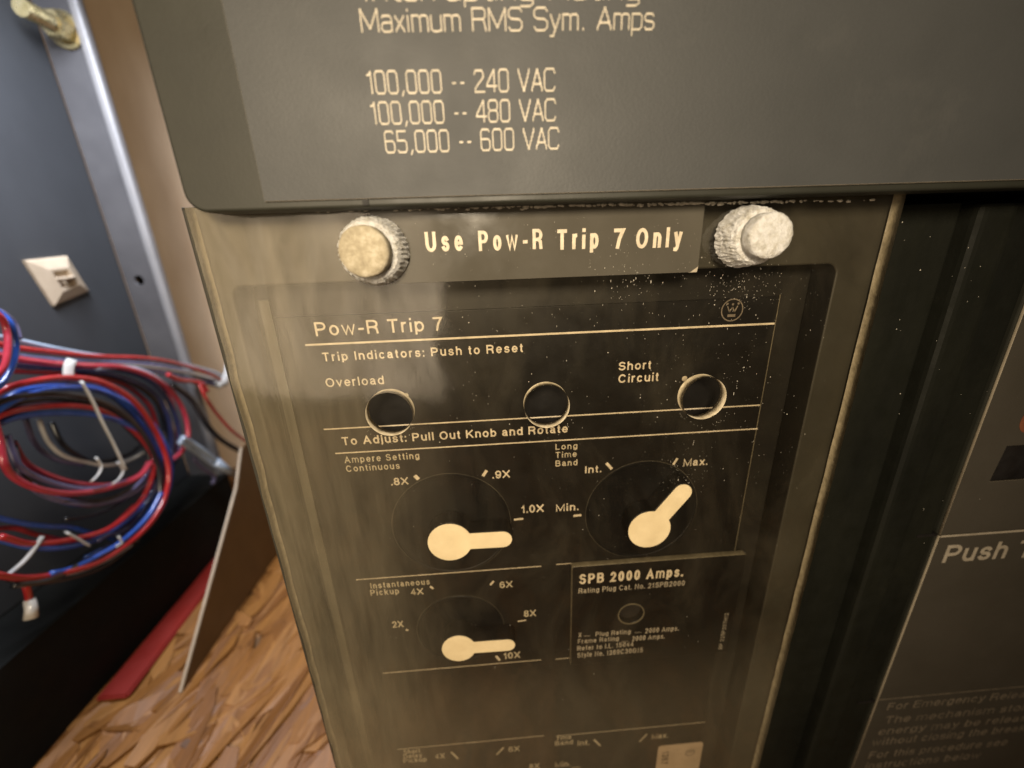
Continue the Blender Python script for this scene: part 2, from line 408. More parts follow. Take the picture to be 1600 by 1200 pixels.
# sans-serif skeletons: name -> (width, strokes); x runs 0..1 over the width, y is 0 at the baseline and 1 at cap height
SANS = {
 'A': (.74, [[(0, 0), (.5, 1), (1, 0)], [(.17, .33), (.83, .33)]]),
 'B': (.66, [[(0, 0), (0, 1), (.55, 1)] + arc(.58, .765, .36, .235, 90, -90) + [(0, .53)], [(.58, .53)] + arc(.6, .265, .4, .265, 90, -90) + [(0, 0)]]),
 'C': (.72, [arc(.5, .5, .5, .5, 42, 318, 22)]),
 'D': (.70, [[(0, .05), (0, 1), (.4, 1)] + arc(.42, .5, .58, .5, 90, -90, 14) + [(0, 0)]]),
 'E': (.60, [[(1, 1), (0, 1), (0, 0), (1, 0)], [(0, .53), (.9, .53)]]),
 'F': (.56, [[(1, 1), (0, 1), (0, 0)], [(0, .51), (.85, .51)]]),
 'G': (.76, [arc(.5, .5, .5, .5, 42, 345, 22) + [(1, .48), (.58, .48)]]),
 'H': (.68, [[(0, 0), (0, 1)], [(1, 0), (1, 1)], [(0, .53), (1, .53)]]),
 'I': (.16, [[(.5, 0), (.5, 1)]]),
 'K': (.68, [[(0, 0), (0, 1)], [(.95, 1), (.02, .36)], [(.36, .60), (1, 0)]]),
 'L': (.54, [[(0, 1), (0, 0), (1, 0)]]),
 'M': (.82, [[(0, 0), (0, 1), (.5, .06), (1, 1), (1, 0)]]),
 'N': (.70, [[(0, 0), (0, 1), (1, 0), (1, 1)]]),
 'O': (.76, O_(1)),
 'P': (.64, [[(0, 0), (0, 1), (.5, 1)] + arc(.55, .73, .45, .27, 90, -90) + [(0, .46)]]),
 'R': (.68, [[(0, 0), (0, 1), (.5, 1)] + arc(.55, .74, .42, .26, 90, -90) + [(0, .48)], [(.55, .48), (.88, .36), (.96, 0)]]),
 'S': (.64, [arc(.5, .755, .46, .245, 25, 250, 12) + arc(.5, .265, .5, .265, 75, -160, 14)]),
 'T': (.62, [[(0, 1), (1, 1)], [(.5, 1), (.5, 0)]]),
 'U': (.68, [[(0, 1)] + arc(.5, .38, .5, .38, 180, 360, 14) + [(1, 1)]]),
 'V': (.70, [[(0, 1), (.5, 0), (1, 1)]]),
 'W': (1.0, [[(0, 1), (.25, 0), (.5, .95), (.75, 0), (1, 1)]]),
 'X': (.70, [[(0, 0), (1, 1)], [(0, 1), (1, 0)]]),
 'Y': (.68, [[(0, 1), (.5, .45), (1, 1)], [(.5, .45), (.5, 0)]]),
 'a': (.52, [arc(.45, XH - .22, .42, .22, 155, 0, 8) + [(.88, .10), (1, 0)], [(.86, .42), (.40, .39)] + arc(.40, .20, .40, .19, 95, 280, 8) + [(.66, .06), (.87, .2)]]),
 'b': (.54, [[(0, 0), (0, 1)], arc(.5, XH / 2, .5, XH / 2, 175, -175, 18)]),
 'c': (.52, [arc(.5, XH / 2, .5, XH / 2, 45, 315, 16)]),
 'd': (.54, [[(1, 0), (1, 1)], arc(.5, XH / 2, .5, XH / 2, 5, 355, 18)]),
 'e': (.54, [[(0, .37), (1, .37)] + arc(.5, XH / 2, .5, XH / 2, 4, 315, 18)]),
 'f': (.30, [[(.45, 0), (.45, .8)] + arc(.95, .80, .5, .2, 180, 95, 5), [(0, XH - .02), (.95, XH - .02)]]),
 'g': (.54, [arc(.5, XH / 2, .5, XH / 2, 5, 355, 18), [(1, XH), (1, 0)] + arc(.5, -.02, .5, .22, 0, -150, 9)]),
 'h': (.52, [[(0, 0), (0, 1)], bowl_n()]),
 'i': (.14, [[(.5, 0), (.5, XH - .06)], [(.5, 1.0), (.5, 1.03)]]),
 'j': (.18, [[(.6, XH), (.6, -.06)] + arc(.0, -.06, .6, .16, 0, -80, 5), [(.6, .94), (.6, 1.0)]]),
 'k': (.52, [[(0, 0), (0, 1)], [(.92, XH), (.02, .24)], [(.36, .44), (1, 0)]]),
 'l': (.14, [[(.5, 0), (.5, 1)]]),
 'm': (.82, [[(0, 0), (0, XH)], bowl_n(0, .5), bowl_n(.5, 1)]),
 'n': (.52, [[(0, 0), (0, XH)], bowl_n()]),
 'o': (.56, O_(XH)),
 'p': (.54, [[(0, -.24), (0, XH)], arc(.5, XH / 2, .5, XH / 2, 175, -175, 18)]),
 'r': (.32, [[(0, 0), (0, XH)], [(0, XH - .30)] + arc(.85, XH - .28, .85, .28, 170, 85, 6)]),
 's': (.50, [arc(.5, XH - .18, .44, .18, 25, 250, 10) + arc(.5, .19, .5, .19, 75, -160, 12)]),
 't': (.28, [[(.45, .94), (.45, .14)] + arc(.95, .14, .5, .14, 180, 275, 5), [(0, XH - .02), (.95, XH - .02)]]),
 'u': (.52, [[(0, XH)] + arc(.5, .27, .5, .27, 180, 345, 9) + [(1, .30)], [(1, XH), (1, 0)]]),
 'v': (.52, [[(0, XH), (.5, 0), (1, XH)]]),
 'w': (.78, [[(0, XH), (.25, 0), (.5, XH - .04), (.75, 0), (1, XH)]]),
 'x': (.52, [[(0, 0), (1, XH)], [(0, XH), (1, 0)]]),
 'y': (.52, [[(0, XH), (.52, .03)], [(1, XH), (.42, -.18), (.28, -.24), (.05, -.23)]]),
 '0': (.56, O_(1)),
 '1': (.34, [[(0, .74), (.35, .80), (.75, 1), (.75, 0)]]),
 '2': (.56, [arc(.5, .70, .48, .30, 165, -30, 12) + [(.0, 0), (1, 0)]]),
 '3': (.56, [arc(.48, .755, .44, .245, 160, -75, 12), arc(.5, .27, .5, .27, 88, -160, 12)]),
 '4': (.58, [[(1, .26), (0, .26), (.70, 1), (.70, 0)]]),
 '5': (.56, [[(.92, 1), (.16, 1), (.06, .48)] + arc(.48, .32, .52, .32, 125, -155, 14)]),
 '6': (.56, [arc(.5, .31, .5, .31, 90, 450, 18), [(0, .34)] + arc(.52, .5, .52, .5, 175, 42, 10)]),
 '7': (.56, [[(0, 1), (1, 1), (.55, .5), (.36, 0)]]),
 '8': (.56, [arc(.5, .76, .43, .24, -90, 270, 16), arc(.5, .265, .5, .265, -90, 270, 16)]),
 '9': (.56, [arc(.5, .69, .5, .31, 90, 450, 18), [(1, .66)] + arc(.48, .5, .52, .5, -5, -138, 10)]),
 '.': (.14, [[(.5, .0), (.5, .06)]]),
 ',': (.14, [[(.6, .06), (.2, -.12)]]),
 ':': (.14, [[(.5, .0), (.5, .06)], [(.5, XH - .1), (.5, XH - .04)]]),
 '-': (.34, [[(0, .37), (1, .37)]]),
 ' ': (.20, []),
}
def sans(bm, s, place, width, cap, weight, space):
    """draw s so that it fills the width; place(x, z) turns text metres into a point"""
    t0 = weight * cap / 2
    total = sum(SANS[ch][0] for ch in s) + space * (len(s) - 1)
    sx = width / total; x = 0.0
    for ch in s:
        W, strokes = SANS[ch]; gw = W * sx
        t = min(t0, sx * .105) * (.72 if ch in 'mwMW' else 1.0); tt = min(t, gw * 0.32)
        for st in strokes:
            P = [Vector((x + (tt + u * (gw - 2 * tt) if gw > 2.4 * tt else gw * u), t + v * (cap - 2 * t))) for u, v in st]
            P = [p for i, p in enumerate(P) if i == 0 or (p - P[i - 1]).length > 1e-6]
            closed = (P[0] - P[-1]).length < 1e-6
            if not closed:
                P[0] = P[0] + (P[0] - P[1]).normalized() * t * .9
                P[-1] = P[-1] + (P[-1] - P[-2]).normalized() * t * .9
            elif len(P) > 2: P = P[:-1]
            n = len(P); L, R = [], []
            for i in range(n):
                a = P[i - 1] if (i > 0 or closed) else None
                c = P[(i + 1) % n] if (i < n - 1 or closed) else None
                d1 = (P[i] - a).normalized() if a is not None else None
                d2 = (c - P[i]).normalized() if c is not None else None
                if d1 is None: d1 = d2
                if d2 is None: d2 = d1
                nn = Vector((-d1.y - d2.y, d1.x + d2.x))
                if nn.length < 1e-4: nn = Vector((-d1.y, d1.x))
                nn.normalize(); k = 1 / max(nn.dot(Vector((-d1.y, d1.x))), 0.45)
                L.append(P[i] + nn * t * k); R.append(P[i] - nn * t * k)
            vl = [bm.verts.new(place(p)) for p in L]; vr = [bm.verts.new(place(p)) for p in R]
            add_faces(bm, vl + vr, [(i, (i + 1) % n, n + (i + 1) % n, n + i) for i in range(n if closed else n - 1)])
        x += gw + space * sx
def put_text(bm, s, px0, py0, px1, cap, y, bold=0.0, space=1.0):
    """text whose baseline starts at one picture point and ends under another, on the plane y"""
    a = at(px0, py0, y); c = at(px1, py0 + (px1 - px0) * -0.055, y); h = (at(px0, py0 - cap, y) - a).z
    sans(bm, s, lambda p: (a.x + p.x, y + random.uniform(0, 1.2e-5), a.z + p.y), c.x - a.x, h, 0.125 + bold * 2.0, 0.13 + (space - 1))
def add_faces(bm, nv, fs):
    for f in fs:
        try: fc = bm.faces.new([nv[i] for i in f])
        except ValueError: continue
        fc.normal_update()
        if fc.normal.y > 0: fc.normal_flip()
def bar(bm, p, q, w, y):
    """a flat stroke between two picture points, w metres wide"""
    a = at(*p, y); c = at(*q, y); d = (c - a); d.y = 0; d.normalize(); n = Vector((-d.z, 0, d.x)) * (w / 2)
    add_faces(bm, [bm.verts.new(v) for v in (a - n, c - n, c + n, a + n)], [(0, 1, 2, 3)])
def hline(bm, px0, py0, px1, w, y):
    a = at(px0, py0, y); x1 = at(px1, py0 + (px1 - px0) * -0.06, y).x
    add_faces(bm, [bm.verts.new(v) for v in ((a.x, y, a.z - w / 2), (x1, y, a.z - w / 2), (x1, y, a.z + w / 2), (a.x, y, a.z + w / 2))], [(0, 1, 2, 3)])
def disc(bm, p, r, y, n=14):
    c = at(*p, y)
    add_faces(bm, [bm.verts.new((c.x + r * math.cos(2 * math.pi * i / n), y, c.z + r * math.sin(2 * math.pi * i / n))) for i in range(n)], [tuple(range(n))])
def ring(bm, cx, cz, r0, r1, y, n=40):
    vs = [bm.verts.new((cx + r * math.cos(2 * math.pi * i / n), y, cz + r * math.sin(2 * math.pi * i / n))) for r in (r0, r1) for i in range(n)]
    add_faces(bm, vs, [(i, (i + 1) % n, n + (i + 1) % n, n + i) for i in range(n)])

# stroke alphabet of the printed rating plate (x 0..width, y 0..1)
G = {
 '0': (.60, [[(.08, 0.0), (.0, .12), (0, .88), (.08, 1), (.36, 1), (.44, .88), (.44, .12), (.36, 0), (.08, 0)]]),
 '1': (.36, [[(0, .84), (.08, .84), (.16, 1), (.16, 0)]]),
 '2': (.60, [[(0, .80), (.06, .97), (.36, .97), (.43, .82), (.43, .66), (.02, .16), (.02, 0), (.46, 0)]]),
 '4': (.60, [[(.36, 0), (.36, 1), (.0, .34), (0, .26), (.48, .26)]]),
 '5': (.60, [[(.42, 1), (.02, 1), (.02, .56), (.36, .56), (.44, .46), (.44, .12), (.36, 0), (.06, 0), (0, .10)]]),
 '6': (.60, [[(.42, .90), (.36, 1), (.08, 1), (0, .88), (0, .12), (.08, 0), (.36, 0), (.44, .12), (.44, .44), (.36, .54), (.0, .54)]]),
 '8': (.60, [[(.08, .53), (0, .42), (0, .12), (.08, 0), (.36, 0), (.44, .12), (.44, .42), (.36, .53), (.08, .53), (0, .64), (0, .88), (.08, 1), (.36, 1), (.44, .88), (.44, .64), (.36, .53)]]),
 ',': (.30, [[(.12, .10), (.04, -.12)]]),
 '-': (.40, [[(.08, .42), (.20, .42)]]),
 '.': (.26, [[(.08, .0), (.08, .08)]]),
 ' ': (.34, []),
 'V': (.66, [[(0, 1), (.28, 0), (.56, 1)]]),
 'A': (.64, [[(0, 0), (.28, 1), (.54, 0)], [(.12, .32), (.44, .32)]]),
 'C': (.60, [[(.52, .80), (.44, 1), (.10, 1), (0, .86), (0, .14), (.10, 0), (.44, 0), (.52, .18)]]),
 'M': (.72, [[(0, 0), (0, 1), (.30, .14), (.60, 1), (.60, 0)]]),
 'R': (.60, [[(0, 0), (0, 1), (.38, 1), (.46, .90), (.46, .62), (.38, .52), (0, .52)], [(.40, .50), (.48, 0)]]),
 'S': (.60, [[(.48, .84), (.40, 1), (.10, 1), (0, .88), (0, .64), (.10, .53), (.38, .50), (.48, .38), (.48, .14), (.38, 0), (.08, 0), (0, .16)]]),
 'I': (.22, [[(.04, 0), (.04, 1)]]),
 'a': (.48, [[(.02, .62), (.08, .70), (.30, .70), (.36, .60), (.36, 0)], [(.36, .40), (.08, .40), (0, .30), (0, .10), (.08, 0), (.28, 0), (.36, .10)]]),
 'x': (.44, [[(0, .70), (.34, 0)], [(0, 0), (.34, .70)]]),
 'i': (.18, [[(.03, 0), (.03, .70)], [(.03, .90), (.03, .97)]]),
 'm': (.68, [[(0, 0), (0, .70), (.22, .70), (.28, .60), (.28, 0)], [(.28, .60), (.34, .70), (.50, .70), (.56, .60), (.56, 0)]]),
 'n': (.46, [[(0, 0), (0, .70), (.26, .70), (.34, .60), (.34, 0)]]),
 'u': (.48, [[(0, .70), (0, .10), (.08, 0), (.26, 0), (.36, .10)], [(.36, .70), (.36, 0)]]),
 'y': (.46, [[(0, .70), (.18, .02)], [(.36, .70), (.10, -.26), (.0, -.26)]]),
 'p': (.48, [[(0, -.28), (0, .70), (.28, .70), (.36, .60), (.36, .10), (.28, 0), (0, 0)]]),
 's': (.42, [[(.32, .60), (.26, .70), (.06, .70), (0, .60), (0, .45), (.06, .38), (.28, .34), (.34, .26), (.34, .10), (.26, 0), (.06, 0), (0, .10)]]),
 'g': (.48, [[(.36, .0), (.08, 0), (0, .10), (0, .60), (.08, .70), (.36, .70), (.36, -.18), (.28, -.28), (.04, -.28)]]),
 't': (.32, [[(.10, .95), (.10, .08), (.16, 0), (.24, 0)], [(0, .70), (.24, .70)]]),
 'e': (.46, [[(0, .36), (.36, .36), (.36, .60), (.28, .70), (.08, .70), (0, .60), (0, .10), (.08, 0), (.30, 0), (.36, .08)]]),
 'r': (.32, [[(0, 0), (0, .70)], [(0, .55), (.10, .70), (.24, .70)]]),
}
def stroke_text(bm, s, px0, py0, px1, cap, y, wv=0.062, wh=0.092):
    a = at(px0, py0, y); c = at(px1, py0 - (px1 - px0) * 0.013, y); h = (at(px0, py0 - cap, y) - a).z
    total = sum(G[ch][0] for ch in s) - 0.08
    sx = (c.x - a.x) / total; x = 0.0
    def quad(p, q, w):
        p = Vector((a.x + p[0] * sx, a.z + p[1] * h)); q = Vector((a.x + q[0] * sx, a.z + q[1] * h))
        d = q - p
        if d.length < 1e-7: return
        d.normalize(); n = Vector((-d.y, d.x)) * (w * h / 2); e = d * (w * h * 0.42)
        pts = [p - e * .4 - n, p - e - n * .5, p - e + n * .5, p - e * .4 + n, q + e * .4 + n, q + e + n * .5, q + e - n * .5, q + e * .4 - n]
        add_faces(bm, [bm.verts.new((v.x, y + random.uniform(0, 1e-5), v.y)) for v in pts], [tuple(range(8))])
    for ch in s:
        w, strokes = G[ch]
        for st in strokes:
            for p, q in zip(st, st[1:]):
                dx, dy = q[0] - p[0], q[1] - p[1]
                if abs(dx) > .1 and abs(dy) > .3:          # a slanted stroke prints as short upright dashes
                    n = 5
                    for k in range(n):
                        xm = p[0] + dx * (k + .5) / n
                        quad((x + xm - dx * .03, p[1] + dy * k / n), (x + xm + dx * .03, p[1] + dy * (k + 1) / n), wv)
                else:
                    horiz = abs(dx) * 0.6 > abs(dy)
                    quad((x + p[0], p[1]), (x + q[0], q[1]), wh if horiz else wv)
        x += w

# ------------------------------------------------------------------ floor, wall, left panel
fb = bmesh.new()
shade = fb.loops.layers.float_color.new('shade')
def face_shade(f, c):
    for l in f.loops: l[shade] = (*c, 1)
base = fb.faces.new([fb.verts.new(p) for p in ((-1.2, -1.0, -0.004), (1.0, -1.0, -0.004), (1.0, 0.9, -0.004), (-1.2, 0.9, -0.004))])
face_shade(base, (0.16, 0.085, 0.035))
rf = random.Random(3)
for k in range(2600):
    if k < 1700: cx, cy = rf.uniform(-0.40, 0.02), rf.uniform(-0.10, 0.40)
    else: cx, cy = rf.uniform(-0.9, 0.5), rf.uniform(-0.7, 0.5)
    L = rf.uniform(0.035, 0.10); W = rf.uniform(0.007, 0.022)
    ang = rf.gauss(math.radians(78), 0.30) if rf.random() < 0.8 else rf.uniform(0, math.pi)
    zt = -0.0035 + 0.0035 * k / 1700 if k < 1700 else rf.uniform(-0.0035, -0.0002)
    ca, sa = math.cos(ang), math.sin(ang)
    tx, ty = rf.gauss(0, 0.026), rf.gauss(0, 0.11)
    n = 7
    pts = []
    for i in range(n):                      # the long edges of a strand are nearly straight, its ends splintered
        u = -1 + 2 * i / (n - 1); pts.append((u, 1 * (0.8 + 0.2 * rf.random()) * (1 - 0.55 * abs(u) ** 4)))
    for i in range(n):
        u = 1 - 2 * i / (n - 1); pts.append((u * (0.9 + 0.15 * rf.random()), -1 * (0.8 + 0.2 * rf.random()) * (1 - 0.55 * abs(u) ** 4)))
    t = rf.random()
    c0, c1, c2 = (0.20, 0.078, 0.015), (0.29, 0.122, 0.026), (0.37, 0.172, 0.044)
    c = tuple((c0[i] * (1 - 2 * t) + c1[i] * 2 * t) if t < .5 else (c1[i] * (2 - 2 * t) + c2[i] * (2 * t - 1)) for i in range(3))
    if rf.random() < 0.03: c = (0.12, 0.055, 0.02)
    top, bot = [], []
    for u, v in pts:
        x, y_ = u * L / 2, v * W / 2
        z = zt + x * tx + y_ * ty + 0.0006 * math.sin(u * 3 + k)
        X, Y = cx + x * ca - y_ * sa, cy + x * sa + y_ * ca
        top.append(fb.verts.new((X, Y, z))); bot.append(fb.verts.new((X, Y, z - 0.0011)))
    face_shade(fb.faces.new(top), c)
    for i in range(len(top)):
        j = (i + 1) % len(top)
        face_shade(fb.faces.new((top[i], bot[i], bot[j], top[j])), tuple(x * 0.8 for x in c))
floor = build('floor', fb, M['osb']); tag(floor, kind='structure')

wb = bmesh.new()
box(wb, -0.85, 0.35, 0.40, 0.412, 0.0, 0.9, 0.001)
t = empty('board_wall', (-0.2, 0.40, 0), 'tan board wall behind the slate grey panel and the breaker', 'wall')
build('board', wb, M['tan'], t)

SC = 1.12
FY = 0.263
PX = -0.287 * SC      # slate panel plane
t = empty('metal_panel', (PX, 0.05, 0), 'slate blue grey metal side panel with bright flange edge beside the wires', 'metal panel')
pb = bmesh.new(); box(pb, PX - 0.004, PX, -0.30, FY, 0.0692, 0.75, 0.0008)
build('sheet', pb, M['panel'], t)
e0 = at(115, 0, FY).x
pb = outline([rect(PX + 0.0005, e0 - 0.003, 0.03, 0.75), circle(at(217, 438, FY).x, at(217, 438, FY).z, 0.0042, 20)], FY, FY + 0.003)
build('flange', pb, M['flange'], t)
pb = bmesh.new(); box(pb, e0 - 0.003, e0 + 0.0045, FY - 0.0035, FY + 0.0040, 0.03, 0.75, 0.003, 4)
build('flange_edge', pb, M['bright_edge'], t, smooth=True)
pb = bmesh.new(); box(pb, PX - 0.004, -0.2525 * SC, -0.30, FY, 0.0, 0.0688, 0.001)
build('base_rail', pb, M['black_rail'], t)
pb = bmesh.new(); box(pb, PX + 0.001, e0 - 0.004, FY + 0.012, FY + 0.014, 0.04, 0.74)
build('hole_shade_backing', pb, M['black_rail'], t)  # added dark sheet; gives the flange hole its shade
# bolt through the flange, pointing at the viewer
bc = at(104, 48, FY)
t = empty('bolt', bc, 'yellow zinc bolt with hex nut on the panel flange, top left corner', 'bolt')
bb = bmesh.new(); lathe(bb, [(0.012, FY - 0.0002), (0.012, FY - 0.0022), (0.0095, FY - 0.0026)], (bc.x, bc.z), n=40)
build('washer', bb, M['brass'], t)
bb = bmesh.new()
r6 = [(0.0085, FY - 0.0028), (0.0098, FY - 0.0040), (0.0098, FY - 0.0105), (0.0085, FY - 0.0118)]
lathe(bb, r6, (bc.x, bc.z), n=6); build('nut', bb, M['brass'], t)
bb = bmesh.new(); prof = []
for i in range(26):
    prof.append((0.0056 if i % 2 else 0.0050, FY - 0.012 - i * 0.00075))
lathe(bb, prof, (bc.x, bc.z), n=24); build('shank', bb, M['brass'], t)

# adhesive tie mount on the panel
cs = [at_x(*p, PX) for p in ((33, 407), (100, 400), (135, 455), (80, 478))]
cen = sum(cs, Vector()) / 4
t = empty('cable_tie_mount', cen, 'cream square cable tie mount stuck on the slate panel', 'tie mount')
tb = bmesh.new()
def shrink(k, x): return [tb.verts.new((PX + x, cen.y + (c.y - cen.y) * k, cen.z + (c.z - cen.z) * k)) for c in cs]
r0 = shrink(1.0, 0.0002); r1 = shrink(1.0, 0.0022); r2 = shrink(0.94, 0.0030); r3 = shrink(0.50, 0.0062); r4 = shrink(0.40, 0.0062); r5 = shrink(0.34, 0.0035)
for a, c in ((r0, r1), (r1, r2), (r2, r3), (r3, r4), (r4, r5)):
    for i in range(4): tb.faces.new((a[i], a[(i + 1) % 4], c[(i + 1) % 4], c[i]))
tb.faces.new(r5)
build('base', tb, M['cream_mount'], t)
tb = bmesh.new()
d1 = (cs[1] - cs[0]).normalized(); d2 = (cs[3] - cs[0]).normalized()
tube(tb, smooth_path([cen + Vector((0.004, 0, 0)) - d1 * 0.0055, cen + Vector((0.0078, 0, 0)) - d1 * 0.002, cen + Vector((0.0078, 0, 0)) + d1 * 0.002, cen + Vector((0.004, 0, 0)) + d1 * 0.0055]), 0.0012, 8, flat=0.0032)
build('bridge', tb, M['cream_mount'], t, smooth=True)

# red strip on the floor, brown sheet with the pale sloping edge
sb = bmesh.new()
zs = 0.004
L0, L1 = at_z(147, 1092, zs), at_z(325, 881, zs); R0, R1 = at_z(198, 1087, zs), at_z(337, 905, zs)
L1 = L0 + (L1 - L0) * 1.35; R1 = R0 + (R1 - R0) * 1.45
top = [sb.verts.new(v) for v in (L0, R0, R1, L1)]; bot = [sb.verts.new(v.co - Vector((0, 0, 0.0035))) for v in top]
sb.faces.new(top); sb.faces.new(bot[::-1])
for i in range(4): sb.faces.new((top[i], bot[i], bot[(i + 1) % 4], top[(i + 1) % 4]))
bmesh.ops.bevel(sb, geom=list(sb.edges), offset=0.0012, segments=2, affect='EDGES')
o = build('red_strip', sb, M['red_strip']); tag(o, 'flat red strip lying on the strand board floor along the panel', 'strip')

BX = -0.200 * SC
P = [at_x(285, 1080, BX), at_x(371, 762, BX)]
y0, z0 = P[0].y, max(P[0].z, 0.0005); y1, z1 = P[1].y, P[1].z
sheet = [(y0, 0.0008), (y1, z1), (y1 + 0.02, z1 + 0.028), (0.38, z1 + 0.05), (0.38, 0.0008)]
t = empty('brown_sheet', (BX, 0.24, 0), 'thin brown sheet with a pale sloping front edge standing on the floor', 'board')
bb = bmesh.new()
a = [bb.verts.new((BX + 0.0, y, z)) for y, z in sheet]; c = [bb.verts.new((BX - 0.0022, y, z)) for y, z in sheet]
bb.faces.new(a); bb.faces.new(c[::-1])
for i in range(5): bb.faces.new((a[i], c[i], c[(i + 1) % 5], a[(i + 1) % 5]))
build('sheet', bb, M['brown'], t)
bb = bmesh.new()
tube(bb, [Vector((BX - 0.001, y0 - 0.0006, z0)), Vector((BX - 0.001, y1 - 0.0006, z1)), Vector((BX - 0.001, y1 + 0.0194, z1 + 0.0285))], 0.0008, 8, flat=0.0011)
build('edge', bb, M['pale_edge'], t)

# ------------------------------------------------------------------ wires
WR = 0.0016
rw = random.Random(11)
def wire(parent, pts, mat, x=-0.245, r=WR, name='wire', label=None, dx=0.0, sub=8):
    b = bmesh.new(); P = []
    n = len(pts)
    for i, p in enumerate(pts):
        xx = x + dx * i / (n - 1) + rw.uniform(-0.0015, 0.0015)
        if len(p) > 2: xx = p[2]
        P.append(at_x(p[0], p[1], xx * SC))
    tube(b, smooth_path(P, sub), SC * r * (0.74 if r > 0.0017 else .9), 10)
    o = build(name, b, M[mat], parent, smooth=True)
    if label: o['label'] = label
    return o
def tie(parent, pts, x, w=0.0022, th=0.0007, mat='nylon'):
    b = bmesh.new(); P = [at_x(p[0], p[1], x * SC) for p in pts]
    tube(b, smooth_path(P, 6), th, 8, flat=w); return build('cable_tie', b, M[mat], parent, smooth=True)

t = empty('wire_coil', at_x(120, 740, -0.25 * SC), 'coil of red, blue and black wires cable tied and hanging on the slate panel', 'wire coil')
wire(t, [(-60, 650), (0, 612), (40, 598), (100, 590), (160, 598), (210, 628), (245, 678), (263, 730), (258, 775), (236, 815), (195, 853), (140, 884), (60, 902), (0, 899), (-60, 880)], 'red', -0.236, 0.0022)
wire(t, [(-60, 690), (0, 640), (50, 615), (100, 607), (150, 610), (200, 630), (240, 665), (262, 705), (268, 740), (255, 790), (225, 825)], 'blue', -0.240)
wire(t, [(-60, 665), (0, 628), (60, 616), (120, 618), (180, 638), (225, 680), (248, 735), (246, 790), (215, 835), (150, 868), (80, 905), (20, 915)], 'black', -0.238, 0.0021)
wire(t, [(-60, 675), (0, 636), (60, 624), (120, 626), (175, 644), (220, 684), (240, 735)], 'black', -0.242, 0.0023)
wire(t, [(-60, 690), (0, 650), (60, 636), (120, 634), (165, 644), (212, 676), (238, 712), (237, 745), (222, 780), (190, 812), (150, 834), (60, 850), (0, 838)], 'red', -0.240, 0.0021)
wire(t, [(-60, 700), (0, 661), (50, 648), (110, 645), (160, 650), (200, 664), (235, 690), (255, 720)], 'blue', -0.241, 0.0022)
wire(t, [(-10, 655), (0, 690), (6, 722), (22, 746), (60, 764), (110, 771), (165, 764), (215, 746), (236, 722)], 'pink', -0.238, 0.0022)
wire(t, [(20, 690), (40, 722), (75, 742), (125, 756), (180, 756), (222, 738), (240, 700)], 'pink', -0.246)
wire(t, [(10, 680), (28, 725), (60, 747), (110, 762), (150, 764), (200, 752)], 'violet', -0.242, 0.0022)
wire(t, [(12, 690), (35, 742), (80, 768), (130, 782), (180, 776), (225, 748), (240, 720)], 'black', -0.244, 0.0018)
wire(t, [(60, 655), (75, 690), (100, 712), (135, 722), (170, 727), (205, 718), (236, 700)], 'white', -0.256, 0.0013)
wire(t, [(40, 655), (52, 688), (70, 708), (95, 720), (130, 726)], 'violet', -0.258, 0.0018)
wire(t, [(80, 660), (95, 690), (115, 708), (150, 722), (200, 710), (225, 690)], 'black', -0.260, 0.0016)
wire(t, [(-40, 830), (0, 843), (50, 855), (100, 855), (150, 842), (190, 818), (228, 785), (248, 745)], 'blue', -0.243, 0.0021)
wire(t, [(80, 896), (110, 889), (150, 870), (190, 846), (230, 808), (252, 770)], 'blue', -0.237, 0.0019)
wire(t, [(60, 900), (110, 896), (160, 878), (205, 852)], 'grey_wire', -0.2375, 0.0011)
wire(t, [(-20, 806), (40, 818), (75, 822), (110, 824), (140, 832), (160, 836), (182, 844)], 'blue', -0.252, 0.0018)
wire(t, [(-30, 830), (20, 825), (60, 836), (110, 845), (140, 842), (175, 822), (210, 790)], 'red', -0.254, 0.0018)
wire(t, [(100, 812), (140, 806), (175, 792), (205, 772), (232, 742)], 'black', -0.250, 0.0014)
wire(t, [(-20, 885), (40, 912), (120, 900), (170, 880), (215, 845)], 'black', -0.246, 0.0018)
loops = [[(-60, 654), (0, 618), (40, 604), (100, 596), (158, 605), (205, 633), (240, 680), (257, 730), (252, 775), (230, 812), (190, 848), (136, 878)],
         [(-60, 682), (0, 644), (60, 630), (120, 629), (170, 641), (215, 676), (243, 714), (244, 748), (230, 784), (196, 818), (150, 842)],
         [(20, 700), (40, 748), (78, 775), (130, 787), (182, 778), (226, 752), (246, 712)]]
for k in range(24):
    lp = loops[k % 3]; d = rw.uniform(-9, 10); cx_, cy_ = 120, 745
    pts = [(p[0] + (p[0] - cx_) * d / 150 + rw.uniform(-3, 3), p[1] + (p[1] - cy_) * d / 150 + rw.uniform(-3, 3)) for p in lp]
    wire(t, pts, ('navy', 'black', 'violet', 'red', 'blue', 'black', 'navy')[k % 7], -0.242 - 0.014 * rw.random(), rw.uniform(0.0011, 0.0015))
tie(t, [(127, 596), (140, 618), (150, 638), (160, 660), (178, 695), (196, 733)], -0.2305, 0.0020)
tie(t, [(150, 715), (158, 728), (153, 742), (143, 752)], -0.236, 0.0017)
tie(t, [(184, 722), (192, 735), (186, 748), (176, 756)], -0.236, 0.0017)
tie(t, [(104, 832), (122, 842), (138, 852)], -0.236, 0.0022)
tie(t, [(66, 838), (50, 862), (34, 880), (10, 900)], -0.240, 0.0012)
tie(t, [(185, 838), (190, 848), (182, 854)], -0.2335, 0.0012)

